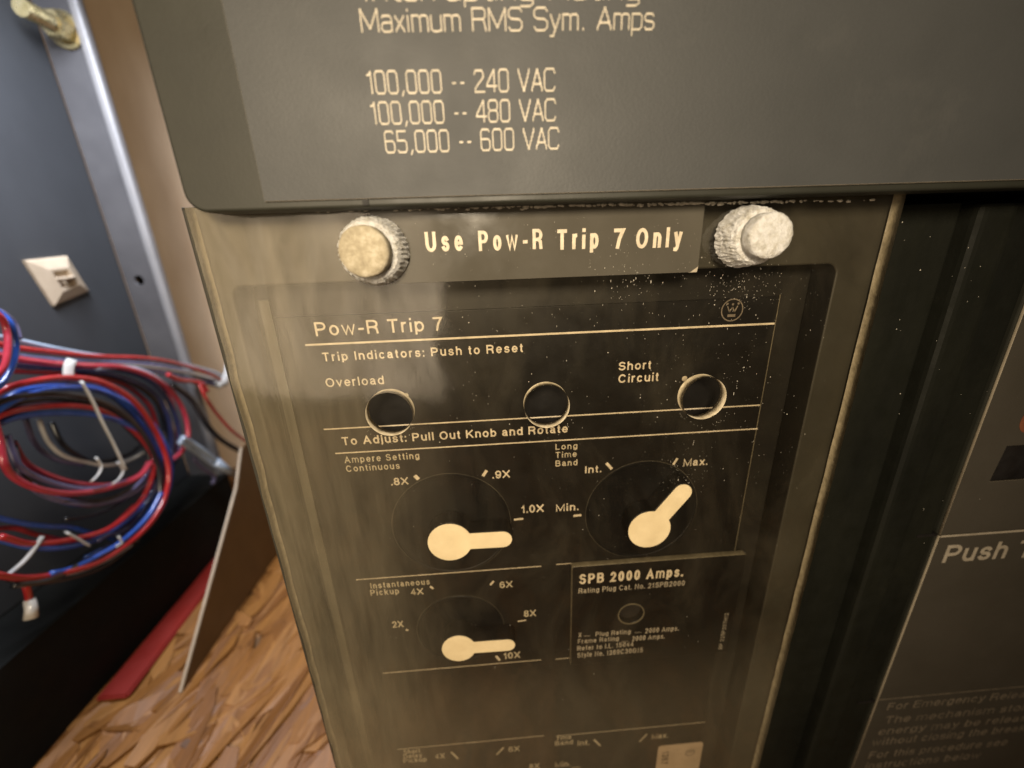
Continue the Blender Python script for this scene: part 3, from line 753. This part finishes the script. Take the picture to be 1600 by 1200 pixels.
t = empty('wire_bundle', at_x(110, 560, -0.25 * SC), 'bundle of wires running across the panel into a white end sleeve', 'wire bundle')
wire(t, [(-40, 520), (25, 531), (90, 545), (155, 556), (220, 561), (280, 568), (330, 580), (352, 590)], 'grey_wire', -0.252, 0.0014)
wire(t, [(-40, 528), (25, 543), (90, 551), (155, 557), (230, 560), (285, 570), (330, 586), (352, 598)], 'red', -0.246, 0.0019)
wire(t, [(-40, 540), (22, 555), (80, 562), (140, 566), (210, 568), (270, 576), (345, 599)], 'violet', -0.250, 0.0018)
wire(t, [(-40, 545), (20, 560), (90, 569), (140, 572), (190, 574), (235, 588), (268, 612), (288, 645), (294, 680), (284, 705), (265, 722)], 'pink', -0.244, 0.0023)
wire(t, [(-40, 560), (20, 570), (110, 577), (180, 586), (235, 610), (262, 650), (268, 700), (262, 740)], 'navy', -0.248, 0.0021)
wire(t, [(-40, 580), (15, 580), (80, 583), (140, 588), (195, 602), (232, 632), (246, 668)], 'red', -0.252, 0.0018)
wire(t, [(120, 572), (180, 577), (225, 590), (255, 615), (276, 655), (280, 700), (268, 735)], 'navy', -0.250, 0.0022)
wire(t, [(150, 575), (205, 575), (240, 588), (268, 612)], 'grey_wire', -0.246, 0.0017)
wire(t, [(120, 580), (190, 592), (240, 622), (256, 660), (258, 715)], 'black', -0.251, 0.0024)
wire(t, [(160, 572), (230, 576), (290, 590), (345, 602)], 'navy', -0.253, 0.0024)
wire(t, [(200, 574), (260, 584), (300, 594), (345, 604)], 'violet', -0.249, 0.0018)
wire(t, [(90, 566), (160, 570), (220, 572), (300, 584), (350, 596)], 'white', -0.248, 0.0012)
for k in range(8):
    d = rw.uniform(-5, 5)
    wire(t, [(-40, 548 + d * 2), (20, 561 + d), (90, 568 + d * .6), (140, 572 + d * .5), (200, 578 + d * .8), (250, 602 + d), (274, 650 + d), (276, 705), (262, 730 + d)], ('navy', 'violet', 'black', 'pink')[k % 4], -0.252 - 0.004 * rw.random(), rw.uniform(0.0010, 0.0014))
tie(t, [(113, 562), (108, 572), (107, 587)], -0.2395, 0.0026)
b = bmesh.new()
tip = [at_x(340, 602, -0.246 * SC), at_x(350, 597, -0.246 * SC), at_x(353, 588, -0.246 * SC), at_x(354, 575, -0.246 * SC), at_x(355, 560, -0.246 * SC)]
for i in range(len(tip) - 1):
    pass
tube(b, smooth_path([tip[0], tip[0] + (tip[1] - tip[0]) * 0.6, tip[1]], 6), 0.0036, 12, r_end=0.0046)
tube(b, smooth_path(tip[1:], 6), 0.0040, 12, r_end=0.0008)
build('end_sleeve', b, M['nylon'], t, smooth=True)

t = empty('wire_loop', at_x(10, 550, -0.23 * SC), 'blue and red wire loop bending upright at the left margin', 'wire loop')
wire(t, [(-30, 470), (0, 489), (18, 508), (25, 540), (18, 575), (0, 602), (-30, 620)], 'blue', -0.228, 0.0018)
wire(t, [(-30, 478), (0, 494), (10, 515), (12, 545), (5, 575), (-20, 600)], 'pink', -0.226, 0.0018)
wire(t, [(-30, 474), (4, 489), (22, 506), (30, 530)], 'violet', -0.231, 0.0014)

t = empty('twin_cable', at_x(330, 720, -0.24 * SC), 'pale grey twin cable ends drooping beside the coil', 'cable')
wire(t, [(285, 684), (300, 692), (318, 704), (340, 722), (366, 741)], 'grey_wire', -0.238, 0.0026, 'cable_core')
wire(t, [(280, 690), (300, 702), (318, 715), (336, 728)], 'grey_wire', -0.243, 0.0026, 'cable_core')
wire(t, [(302, 716), (318, 732), (334, 744), (332, 756)], 'violet', -0.246, 0.0024, 'cable_core')
b = bmesh.new(); tube(b, [at_x(338, 722, -0.2365 * SC), at_x(352, 732, -0.2365 * SC), at_x(367, 742, -0.2365 * SC)], 0.0040, 12, r_end=0.0030); build('cable_end', b, M['grey_wire'], t, smooth=True)
o = wire(None, [(312, 600), (322, 622), (340, 648), (365, 675), (400, 700)], 'red', -0.235, 0.0014, 'red_wire'); tag(o, 'single thin red wire curving down behind the clear cover edge', 'wire')
o = wire(None, [(268, 600), (300, 625), (318, 655), (330, 672), (350, 690), (380, 706), (420, 718)], 'black', -0.240, 0.0030, 'black_cable'); tag(o, 'thick black cable sagging below the white end sleeve', 'cable')
o = wire(None, [(262, 585), (280, 594), (300, 596), (316, 600), (324, 612)], 'red', -0.238, 0.0022, 'red_wire'); tag(o, 'short red wire arching just left of the white end sleeve', 'wire')
t = empty('loose_wire', at_x(44, 930, -0.238 * SC), 'short red wire end with white sleeve hanging below the coil', 'wire')
wire(t, [(36, 905), (42, 920), (46, 938)], 'red', -0.238, 0.0017)
b = bmesh.new(); tube(b, [at_x(46, 937, -0.238 * SC), at_x(49, 952, -0.238 * SC), at_x(48, 966, -0.238 * SC)], 0.0024, 10, r_end=0.0030); build('sleeve', b, M['white'], t, smooth=True)

# ------------------------------------------------------------------ circuit breaker
YH = -0.022                                             # front of the upper housing
YF = -0.0095                                            # front of the trip-unit frame
brk = empty('circuit_breaker', (0.05, 0.08, 0), 'large dark olive circuit breaker with grey rating plate across its top', 'circuit breaker')
hb = at(400, 329.5, YH); hl = at(248, 165, YH).x
hz = hb.z
house = bmesh.new()
merge(house, outline([rect(hl, 0.36, hz, hz + 0.24, 0.0042)], YH, -0.0148, 0.0007, res=3))
merge(house, outline([rect(hl + 0.001, 0.36, hz + 0.0034, hz + 0.239, 0.0035)], -0.0152, 0.14, 0.0003))
HOUSE = build('housing', house, M['housing'], brk)
# notch and lip under the rating plate
b = bmesh.new(); q = at(571, 318, YH)
box(b, q.x - 0.0006, q.x + 0.0008, YH - 0.0003, YH + 0.001, hz + 0.0004, q.z + 0.0012, 0.0001)
build('mould_notch', b, M['seam'], brk)
# rating plate
YL = YH - 0.0007
lx = at(413, 315, YL).x; lz = at(413, 315, YL).z
b = outline([rect(lx, 0.34, lz, lz + 0.20)], YL, YH - 0.00002, 0.00008, edge_mi=1)
RP = build('rating_plate', b, [M['plate'], M['plate_edge']], brk)
b = bmesh.new(); YT = YL - 0.00012
stroke_text(b, 'Interrupting Rating', 570, 1, 1001, 38, YT)
stroke_text(b, 'Maximum RMS Sym. Amps', 566, 50, 1021, 36, YT)
stroke_text(b, '100,000 -- 240 VAC', 577, 146.5, 867, 35, YT)
stroke_text(b, '100,000 -- 480 VAC', 583, 194, 868, 34, YT)
stroke_text(b, '65,000 -- 600 VAC', 604, 238.5, 873, 33, YT)
build('lettering', b, M['ink_grey'], RP)
# lower body and the frame round the trip unit
fx0, fx1 = -0.0742, 0.1105
wx0 = at(360, 450, YF).x; wx1 = at(1310, 412, YF).x; wz = at(1310, 412, YF).z
b = outline([rect(fx0, fx1, 0.002, hz + 0.0026), rect(wx0, wx1, 0.005, wz, 0.003)], YF, 0.0, 0.0006)
fr_o = build('frame', b, [M['frame'], M['recess']], brk)
for pg in fr_o.data.polygons:
    c = pg.center
    if abs(pg.normal.y) < 0.6 and wx0 - 0.001 < c.x < wx1 + 0.001 and c.z < wz + 0.001: pg.material_index = 1
b = bmesh.new(); box(b, fx0, 0.36, 0.0012, 0.14, 0.0, hz - 0.002, 0.001)
build('body', b, M['housing'], brk)
# column right of the cover
b = bmesh.new()
box(b, 0.1125, 0.1375, -0.0035, 0.004, 0.0, hz - 0.0015, 0.0008)
box(b, 0.1378, 0.1495, -0.0085, 0.004, 0.0, hz - 0.0022, 0.0022, 3)
box(b, 0.1498, 0.1625, -0.0060, 0.004, 0.0, hz - 0.0022, 0.0012, 3)
build('column', b, M['column'], brk)
for p in ((1452, 836), (1349, 1097)):
    b = bmesh.new(); q = at(*p, -0.006); box(b, 0.1560, 0.1640, -0.0063, 0.0, q.z - 0.0005, q.z + 0.0006)
    build('column_seam', b, M['void'], brk)
# mechanism cover with its two plates
YM = -0.0050
mx0 = at(1543, 640, YM).x
b = bmesh.new(); box(b, mx0 - 0.0008, 0.36, YM + 0.0008, 0.004, 0.0, hz - 0.002, 0.0004)
build('mechanism_cover', b, M['housing'], brk)
zsplit = at(1471, 838, YM).z
sl = at(1571, 697, YM); s2 = at(1555, 752, YM)
b = outline([rect(mx0, 0.34, zsplit + 0.0006, hz - 0.004), [(sl.x - 0.0006, s2.z), (0.32, s2.z), (0.32, sl.z), (sl.x + 0.0006, sl.z)]], YM, YM + 0.00078, 0.00008, edge_mi=1, hole_mi=1)
UP = build('upper_plate', b, [M['plate_brown'], M['plate_edge']], brk)
b = bmesh.new(); box(b, sl.x - 0.002, 0.322, YM + 0.00079, YM + 0.0012, s2.z - 0.002, sl.z + 0.002)
build('window', b, M['void'], UP)
b = bmesh.new(); put_text(b, 'C', 1587, 677, 1618, 38, YM - 0.0001, 0.02)
build('lettering', b, M['ink_red'], UP)
b = outline([rect(mx0, 0.34, 0.004, zsplit - 0.0002)], YM, YM + 0.00078, 0.00008, edge_mi=1)
LP = build('instruction_plate', b, [M['plate_brown'], M['plate_edge']], brk)
b = bmesh.new(); yy = YM - 0.0001
hline(b, 1470, 838.5, 1760, 0.0009, yy)
put_text(b, 'Push', 1471, 880, 1568, 27, yy, 0.025)
put_text(b, 'To Trip', 1584, 872.5, 1756, 27, yy, 0.025)
build('lettering', b, M['ink_mid'], LP)
b = bmesh.new()
hline(b, 1374, 1093.5, 1700, 0.0007, yy)
for s, x0, y0_, x1 in (('For Emergency Release', 1385, 1110, 1618), ('The mechanism stored', 1381, 1131, 1622), ('energy may be released', 1371, 1149, 1622),
                       ('without closing the breaker', 1361, 1166, 1612), ('For this procedure see', 1356, 1186, 1566), ('instructions below', 1350, 1203, 1525)):
    put_text(b, s, x0, y0_, x1, 11, yy, 0.015)
build('instruction_lettering', b, M['ink_faded'], LP)

# ------------------------------------------------------------------ trip unit
tu = empty('trip_unit', (0.015, 0.0, Z(0.2)), 'black trip unit with cream lettering and three keyhole shaped dial knobs behind clear cover', 'trip unit')
b = bmesh.new(); box(b, wx0 + 0.0005, wx1 + 0.0008, 0.0, 0.0011, 0.005, wz - 0.0005)
build('recess_floor', b, M['recess'], tu)
YP = -0.0012                                             # printed face
fa = at(427, 497, YP); fr = at(1216, 482, YP).x
b = outline([rect(fa.x, fr, 0.006, fa.z, 0.0006)], YP, -0.00002, 0.0002, edge_mi=1)
FP = build('face_plate', b, [M['face'], M['face']], tu)
b = bmesh.new(); zb = at(1154, 862, YP).z
box(b, fr - 0.00022, fr, YP - 0.00006, YP + 0.0002, zb, fa.z + 0.0006)
build('edge_glint', b, M['line'], tu)  # pale strip paints the light caught along the face edge
b = bmesh.new(); box(b, wx0 + 0.0012, fa.x - 0.0006, -0.0006, -0.00004, 0.0055, fa.z + 0.0050, 0.0001)
build('ledge', b, M['ledge'], tu)  # pale tone paints the light on the recess floor at left
b = bmesh.new(); xr = at(1273, 459, -0.0002).x
box(b, xr - 0.0004, xr, -0.0006, -0.00003, 0.006, fa.z + 0.004)
build('rim_glint', b, M['line'], tu)  # pale strip paints the light caught along the recess rim
YI = YP - 0.00008
b = bmesh.new()
for a in ((477, 539.2, 1212, .0006), (506, 671, 1188, .00042), (524, 708.6, 1184, .00042), (556, 906, 846, .00036), (869, 882, 893, .0003),
          (598, 1052, 846, .00036), (868, 1030, 892, .0003), (621, 1171, 850, .00034), (871, 1150, 1100, .00034)):
    hline(b, a[0], a[1], a[2], a[3], YI)
build('ruling', b, M['ink'], FP)
b = bmesh.new(); bd = bmesh.new()
T = [('Pow-R Trip 7', 494, 525.5, 692, 22, .012, 1.04), ('Trip Indicators: Push to Reset', 505, 565, 817, 14, .022, 1.08), ('Overload', 510, 605, 600.5, 14, .012, 1.05),
     ('Short', 966.4, 579, 1017, 13.3, .022, 1.05), ('Circuit', 966, 598.5, 1028.5, 13.3, .022, 1.05), ('To Adjust: Pull Out Knob and Rotate', 535.5, 696, 887, 13, .020, 1.05),
     ('.8X', 611.6, 758.6, 638.5, 11.5, .018, 1), ('.9X', 769.6, 748, 797, 12, .018, 1), ('1.0X', 815, 802, 849.6, 12, .018, 1),
     ('Int.', 914, 739.5, 939.5, 11, .02, 1.05), ('Max.', 1067.5, 728.7, 1105, 11.5, .02, 1.05), ('Min.', 869, 799.5, 903.8, 11.5, .02, 1.05)]
for s, x0, y0_, x1, cp, bo, sp in T: put_text(b, s, x0, y0_, x1, cp, YI, bo, sp)
T2 = [('Ampere Setting', 539, 723.8, 655.6, 10.3, .016, 1.1), ('Continuous', 541.6, 737.5, 625, 10, .016, 1.1),
      ('Long', 868, 703, 902, 9.3, .018, 1.1), ('Time', 868, 715.8, 901, 9.3, .018, 1.1), ('Band', 868, 729, 902, 9.3, .018, 1.1),
      ('Instantaneous', 579.5, 920, 672, 9, .014, 1.1), ('Pickup', 579.5, 931, 624, 9, .014, 1.1), ('4X', 642.5, 930, 662, 9.8, .02, 1), ('6X', 781, 919, 801, 10, .02, 1),
      ('8X', 818.7, 964, 837.5, 10, .02, 1), ('2X', 613.7, 981, 631, 10, .02, 1), ('10X', 787.5, 1030, 813, 10, .02, 1),
      ('Short', 631, 1178.5, 657, 6.5, .01, 1.05), ('Delay', 631, 1185.5, 660, 6.5, .01, 1.05), ('Pickup', 631, 1192.5, 667.5, 6.5, .01, 1.05), ('4X', 680.6, 1186, 695.6, 8, .01, 1),
      ('6X', 795, 1175, 812, 8, .01, 1), ('8X', 827, 1202, 843, 8, .01, 1), ('Time', 869, 1157, 892.5, 6.8, .01, 1.05), ('Band', 867.5, 1165, 895, 6.8, .01, 1.05),
      ('Int.', 902.5, 1165.5, 921, 8, .01, 1), ('Max.', 1018, 1155, 1043.5, 8, .01, 1), ('Min.', 867.7, 1199, 890.6, 8, .01, 1)]
for s, x0, y0_, x1, cp, bo, sp in T2: put_text(bd, s, x0, y0_, x1, cp, YI, bo * .7, sp)
for p, q, w in (((754.5, 744), (760.5, 735), .0010), ((803, 812), (817.5, 810.5), .0008), ((947.5, 723.5), (956, 733), .0010), ((1058.5, 716), (1052, 726), .0008), ((896, 806), (908.5, 804.8), .0009),
                ((648, 743), (654, 749), .0013), ((672, 916), (677, 920), .0008), ((766, 914), (771.5, 908), .0008), ((809, 971), (822, 969), .0006), ((775, 1025), (781, 1032), .0010), ((634, 984), (638, 985), .0008)):
    bar(b, p, q, w, YI)
for p, q, w in (((705, 1175), (716, 1186), .0009), ((776, 1179), (787, 1168), .0008), ((928, 1155.5), (938, 1165.5), .0009), ((999, 1159), (1011, 1147), .0008), ((893, 1199.5), (907, 1198.5), .0005)):
    bar(bd, p, q, w, YI)
disc(b, (635, 617.5), 0.00072, YI); disc(b, (1069.7, 591.7), 0.0009, YI)
build('lettering', b, M['ink'], FP); build('small_lettering', bd, M['ink_dim'], FP)
# round maker's emblem
b = bmesh.new(); e = at(1144, 484.5, YI); er = 0.0035
ring(b, e.x, e.z, er * 0.90, er, YI)
def estroke(pts, w=0.0004):
    for p, q in zip(pts, pts[1:]):
        a = Vector((e.x + p[0] * er, 0, e.z + p[1] * er)); c = Vector((e.x + q[0] * er, 0, e.z + q[1] * er))
        d = (c - a).normalized(); n = Vector((-d.z, 0, d.x)) * w / 2
        add_faces(b, [b.verts.new((v.x, YI, v.z)) for v in (a - n, c - n, c + n, a + n)], [(0, 1, 2, 3)])
estroke([(-.46, .36), (-.23, -.16), (0, .26), (.23, -.16), (.46, .36)], 0.00036)
estroke([(-.36, -.48), (.36, -.48)], 0.0008)
for q in ((-.50, .56), (0, .50), (.50, .56)):
    n = 12
    add_faces(b, [b.verts.new((e.x + q[0] * er + .00036 * math.cos(2 * math.pi * i / n), YI - 1e-5, e.z + q[1] * er + .00036 * math.sin(2 * math.pi * i / n))) for i in range(n)], [tuple(range(n))])
FLAT.add('emblem'); build('emblem', b, M['ink_faded'], FP)

# dials
def keyhole(cx, cz, r, half, length, ang, grow=0.0):
    r += grow; half += grow; length += grow
    a0 = math.asin(half / r); pts = []
    n = 30
    for i in range(n + 1):
        a = a0 + (2 * math.pi - 2 * a0) * i / n; pts.append((r * math.cos(a), r * math.sin(a)))
    ex = length - half
    for i in range(11):
        a = -math.pi / 2 + math.pi * i / 10; pts.append((ex + half * math.cos(a), half * math.sin(a)))
    ca, sa = math.cos(ang), math.sin(ang)
    return [(cx + x * ca - z * sa, cz + x * sa + z * ca) for x, z in pts]
YK = -0.0082
def dial(disc_px, disc_r, knob_px, r, half, length, ang, label):
    b = bmesh.new(); d = at(*disc_px, YP - 0.0006)
    lathe(b, [(disc_r, YP + 0.0002), (disc_r, YP - 0.0002), (disc_r - 0.0002, YP - 0.00045), (disc_r - 0.0007, YP - 0.00045), (disc_r - 0.0010, YP - 0.0003), (0.001, YP - 0.0003)], (d.x, d.z), n=72)
    dl = build('dial', b, M['dial'], tu); dl['label'] = label
    b = bmesh.new(); ring(b, d.x, d.z, disc_r - 0.00005, disc_r + 0.00022, YP - 0.00003, 72)
    FLAT.add('dial_rim'); build('dial_rim', b, M['rim'], dl)
    k = at(*knob_px, YK)
    b = outline([keyhole(k.x, k.z, r, half, length, ang, 0.0003)], YK + 0.0004, YP - 0.0003, 0.0002)
    build('knob', b, M['dial'], dl)
    b = outline([keyhole(k.x, k.z, r, half, length, ang)], YK, YK + 0.00038, 0.00012)
    build('knob_cap', b, M['cap'], dl)
dial((706, 822), 0.0208, (703, 848), 0.0075, 0.0032, 0.0212, math.radians(-1), 'large upper dial with cream pointer turned to the right')
dial((1003, 800), 0.0204, (1015, 828), 0.0075, 0.0032, 0.0208, math.radians(54), 'large dial with cream pointer turned up to the right')
dial((720, 985), 0.0170, (717, 1014), 0.0064, 0.0028, 0.0214, math.radians(-1), 'smaller lower dial with cream pointer turned to the right')
# paper sticker at the bottom
ys = YP - 0.00012
s0 = at(1029, 1166, ys); s1 = at(1099, 1161, ys)
b = outline([rect(s0.x, s1.x, s0.z - 0.03, s0.z, 0.0016)], ys, YP - 0.00001)
ST = build('sticker', b, M['sticker'], tu)
b = bmesh.new(); yq = ys - 0.00006
def text_at(bm, s, x, z, h, width, ang, y, bold=0.0):
    ca, sa = math.cos(ang), math.sin(ang)
    sans(bm, s, lambda p: (x + p.x * ca - p.y * sa, y + random.uniform(0, 1.2e-5), z + p.x * sa + p.y * ca), width, h, 0.115 + bold * 2.2, 0.2)
q = at(1035, 1175, yq); text_at(b, '1367', q.x, q.z, 0.0034, 0.0092, -math.pi / 2, yq, 0.02)
q = at(1078, 1176, yq); ring(b, q.x, q.z, 0.00195, 0.0023, yq)
text_at(b, 'TP', q.x - 0.0012, q.z - 0.0007, 0.0014, 0.0024, 0.15, yq, 0.03)
build('lettering', b, M['ink_black'], ST)

# rating plug
YR = -0.0036
pl = at(894, 886, YR); pr = at(1166, 872, YR); pz1 = at(890, 1040, YR).z
rp = empty('rating_plug', ((pl.x + pr.x) / 2, YR, pz1), 'black rectangular rating plug with bold lettering below the dials, beside small dial', 'rating plug')
hc = at(986, 959, YR)
b = outline([rect(pl.x, pr.x, pz1, pl.z, 0.0008), circle(hc.x, hc.z, 0.0047)], YR, YP - 0.00004, 0.0003, edge_mi=1, hole_mi=2)
RPB = build('body', b, [M['face'], M['line'], M['dial']], rp)
b = bmesh.new(); lathe(b, [(0.0046, YP - 0.0001), (0.0044, YP - 0.0003), (0.001, YP - 0.0003)], (hc.x, hc.z), n=30)
build('screw_socket', b, M['void'], rp)
b = bmesh.new(); lathe(b, [(0.0053, YR + 0.0001), (0.0053, YR - 0.0002), (0.0049, YR - 0.0002), (0.0049, YR + 0.0001)], (hc.x, hc.z), n=40)
for f in [f for f in b.faces if len(f.verts) == 3]: b.faces.remove(f)
build('socket_rim', b, M['line'], rp)
yr = YR - 0.00008
b = bmesh.new(); put_text(b, 'SPB 2000 Amps.', 905, 913, 1066, 15.5, yr, .03, 1.08)
build('lettering', b, M['ink'], rp)
b = bmesh.new()
for s, x0, y0_, x1, cp in (('Rating Plug Cat. No. 21SPB2000', 904, 927.5, 1069, 8), ('X', 904, 996, 908.5, 7), ('Plug Rating', 930.5, 994.5, 985, 7), ('2000 Amps.', 1008, 989.5, 1060, 7.5),
                           ('Frame Rating', 902.7, 1006, 966.5, 7), ('2000 Amps.', 987.5, 1001.8, 1038, 7.5), ('Refer to I.L. 15044', 902, 1017, 989.5, 7.3), ('Style No. 1269C30G15', 902, 1027.8, 1003.7, 7.5)):
    put_text(b, s, x0, y0_, x1, cp, yr, .004, 1.06)
for p, q in (((912, 994), (922, 993.5)), ((992, 988.5), (1002, 988)), ((971, 1002.5), (981, 1002)),): bar(b, p, q, .0002, yr)
q0 = at(1127, 1014, yr); q1 = at(1137, 958, yr)
text_at(b, 'BP 225P207H12', q0.x + 0.0004, q0.z, 0.0016, (q1.z - q0.z), math.pi / 2, yr, .01)
build('small_lettering', b, M['ink_mid'], rp)

# ------------------------------------------------------------------ clear cover
YC, YB = -0.0140, -0.0106
ct = at(290, 333, YC); ct.z = min(ct.z, hz + 0.0018); cr_ = at(1416, 303, YC).x
cv = empty('clear_cover', (0.02, YC, 0.02), 'clear yellowed acrylic cover sheet with three finger holes over the trip unit', 'cover')
rc = random.Random(5)
lp = [(ct.x + rc.uniform(-.0003, .0003), 0.004 + (ct.z + 0.0012 - 0.004) * i / 40) for i in range(40, -1, -1)]
lp += [(cr_ + rc.uniform(-.0001, .0001), 0.004 + (ct.z + 0.0012 - 0.004) * i / 40) for i in range(41)]
holes = []
for p in ((608, 648), (855, 636), (1101, 623)):
    h = at(*p, YC); holes.append(circle(h.x, h.z, 0.0066, 56))
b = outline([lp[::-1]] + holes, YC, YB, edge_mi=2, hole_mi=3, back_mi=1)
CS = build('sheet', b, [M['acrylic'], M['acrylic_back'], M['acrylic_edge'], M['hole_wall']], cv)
YW = YC - 0.0004
wl = at(578, 336, YW); wtop = ct.z + 0.0006; wr = at(1090, 425, YW); wt = at(1097, 332, YW)
b = outline([[(wl.x, wr.z), (wr.x - 0.0020, wr.z), (wr.x, wr.z + 0.0014), (wr.x, wtop), (wl.x, wtop)]], YW, YC - 0.00002, 0.00006)
WL = build('warning_plate', b, M['warn'], cv)
b = bmesh.new(); tri = [(wr.x - 0.0024, wr.z - 0.00005), (wr.x - 0.0002, wr.z), (wr.x + 0.00005, wr.z + 0.0017)]
fv = [b.verts.new((x, YW + 0.00005, z)) for x, z in tri]; bv = [b.verts.new((x, YC - 0.00003, z)) for x, z in tri]
b.faces.new(fv); b.faces.new(bv[::-1])
for i in range(3): b.faces.new((fv[i], bv[i], bv[(i + 1) % 3], fv[(i + 1) % 3]))
build('peeled_corner', b, M['plate_edge'], WL)
b = bmesh.new()
for s, x0, x1 in (('Use', 666, 724), ('Pow-R', 748.5, 848), ('Trip', 870.5, 935), ('7', 958, 975), ('Only', 993, 1064.5)):
    put_text(b, s, x0, 394 - (x0 - 666) * 0.0165, x1, 32, YW - 0.0001, .030, 1.20)
build('lettering', b, M['ink'], WL)
# thumb screws
def thumb(cap_px, cap_r, col_r, cap_mat, label):
    yc = YC - 0.0115; c = at(*cap_px, yc); r_ = random.Random(int(cap_px[0]))
    b = bmesh.new()
    prof = [(col_r * 1.10, YC - 0.0001), (col_r * 1.09, YC - 0.0014), (col_r * 1.06, YC - 0.0030), (col_r * 1.02, YC - 0.0045), (col_r * .985, YC - 0.006), (col_r * .90, YC - 0.0072), (col_r * .6, YC - 0.0074)]
    lathe(b, prof, (c.x, c.z), n=88, knurl=(1, 4, 0.014), rough=0.032, rnd=r_)
    o = build('thumb_screw', b, M['crust'], cv); o['label'] = label
    b = bmesh.new()
    prof = [(cap_r * .98, YC - 0.0070), (cap_r, YC - 0.0085), (cap_r, yc + 0.0007), (cap_r * .95, yc + 0.0001), (cap_r * .8, yc), (cap_r * .5, yc - 0.0002), (cap_r * .2, yc)]
    lathe(b, prof, (c.x, c.z), n=52, rough=0.02, rnd=r_)
    build('screw_cap', b, M[cap_mat], o, smooth=True)
thumb((567, 393), 0.0056, 0.0074, 'screw_cap', 'knurled thumb screw with yellowed flat cap')
thumb((1207, 368), 0.0052, 0.0068, 'crust', 'knurled thumb screw crusted white all over')

# ------------------------------------------------------------------ dust on the cover
b = bmesh.new(); rd = random.Random(21)
def speck(p, sx, sz, y):
    c = at(*p, y); n = 5; a0 = rd.random() * 6
    vs = [b.verts.new((c.x + sx * rd.uniform(.6, 1.2) * math.cos(a0 + 2 * math.pi * i / n), y, c.z + sz * rd.uniform(.6, 1.2) * math.sin(a0 + 2 * math.pi * i / n))) for i in range(n)]
    tp = b.verts.new((c.x, y - min(sx, sz) * 0.8, c.z))
    for i in range(n): b.faces.new((vs[i], vs[(i + 1) % n], tp))
hp = [(608, 648), (855, 636), (1101, 623)]
def free(p): return all(math.hypot(p[0] - h[0], p[1] - h[1]) > 42 for h in hp)
def scatter(n, gen, s0, s1, tall=0.25):
    k = 0
    while k < n:
        p = gen()
        if not free(p): continue
        s = rd.uniform(s0, s1) * (1 if rd.random() < .85 else 1.7)
        t = rd.random() < tall
        speck(p, s * (.7 if t else 1), s * (rd.uniform(1.6, 3.0) if t else 1), YC - 0.00005 if p[1] > 440 or p[0] > 1100 or p[0] < 640 else YW - 0.00005)
        k += 1
scatter(200, lambda: (rd.uniform(660, 1290), rd.uniform(440, 700)), .00005, .00012)
scatter(170, lambda: (rd.gauss(1150, 45), rd.gauss(445, 22)), .00005, .00012)
scatter(60, lambda: (rd.gauss(990, 26), rd.gauss(438, 22)), .00005, .00012, .4)
scatter(70, lambda: (rd.uniform(1000, 1200), rd.uniform(520, 760)), .00005, .00012)
scatter(140, lambda: (rd.uniform(560, 1230), rd.uniform(700, 1100)), .00004, .00009)
scatter(60, lambda: (rd.gauss(1060, 20), rd.gauss(735, 20)), .00004, .0001)
scatter(60, lambda: (rd.uniform(660, 1090), rd.uniform(335, 430)), .00004, .00009)
scatter(500, lambda: (rd.uniform(640, 1300), rd.uniform(340, 900)), .00002, .00005)
scatter(26, lambda: (rd.uniform(1400, 1560), rd.uniform(330, 900)), .00006, .00014)
for h in hp:
    for k in range(26):
        a = rd.uniform(math.pi * .15, math.pi * .85); rr = 40 + abs(rd.gauss(0, 4))
        speck((h[0] + rr * math.cos(a), h[1] + rr * math.sin(a)), rd.uniform(.00006, .00014), rd.uniform(.00006, .00012), YC - 0.00004)
for k in range(300):
    px = rd.uniform(430, 1390) if rd.random() < .35 else rd.gauss(980, 190)
    if not 430 < px < 1390: continue
    py = 329.5 - (px - 430) * 0.0195 + abs(rd.gauss(0, 1.6)); s = rd.uniform(.00012, .0005)
    speck((px, py), s * rd.uniform(1, 2.4), s * .8, YC - 0.0006)
o = build('dust_specks', b, M['dust']); tag(o, 'pale dust specks and crumbs scattered over the clear cover', 'dust', kind='stuff')
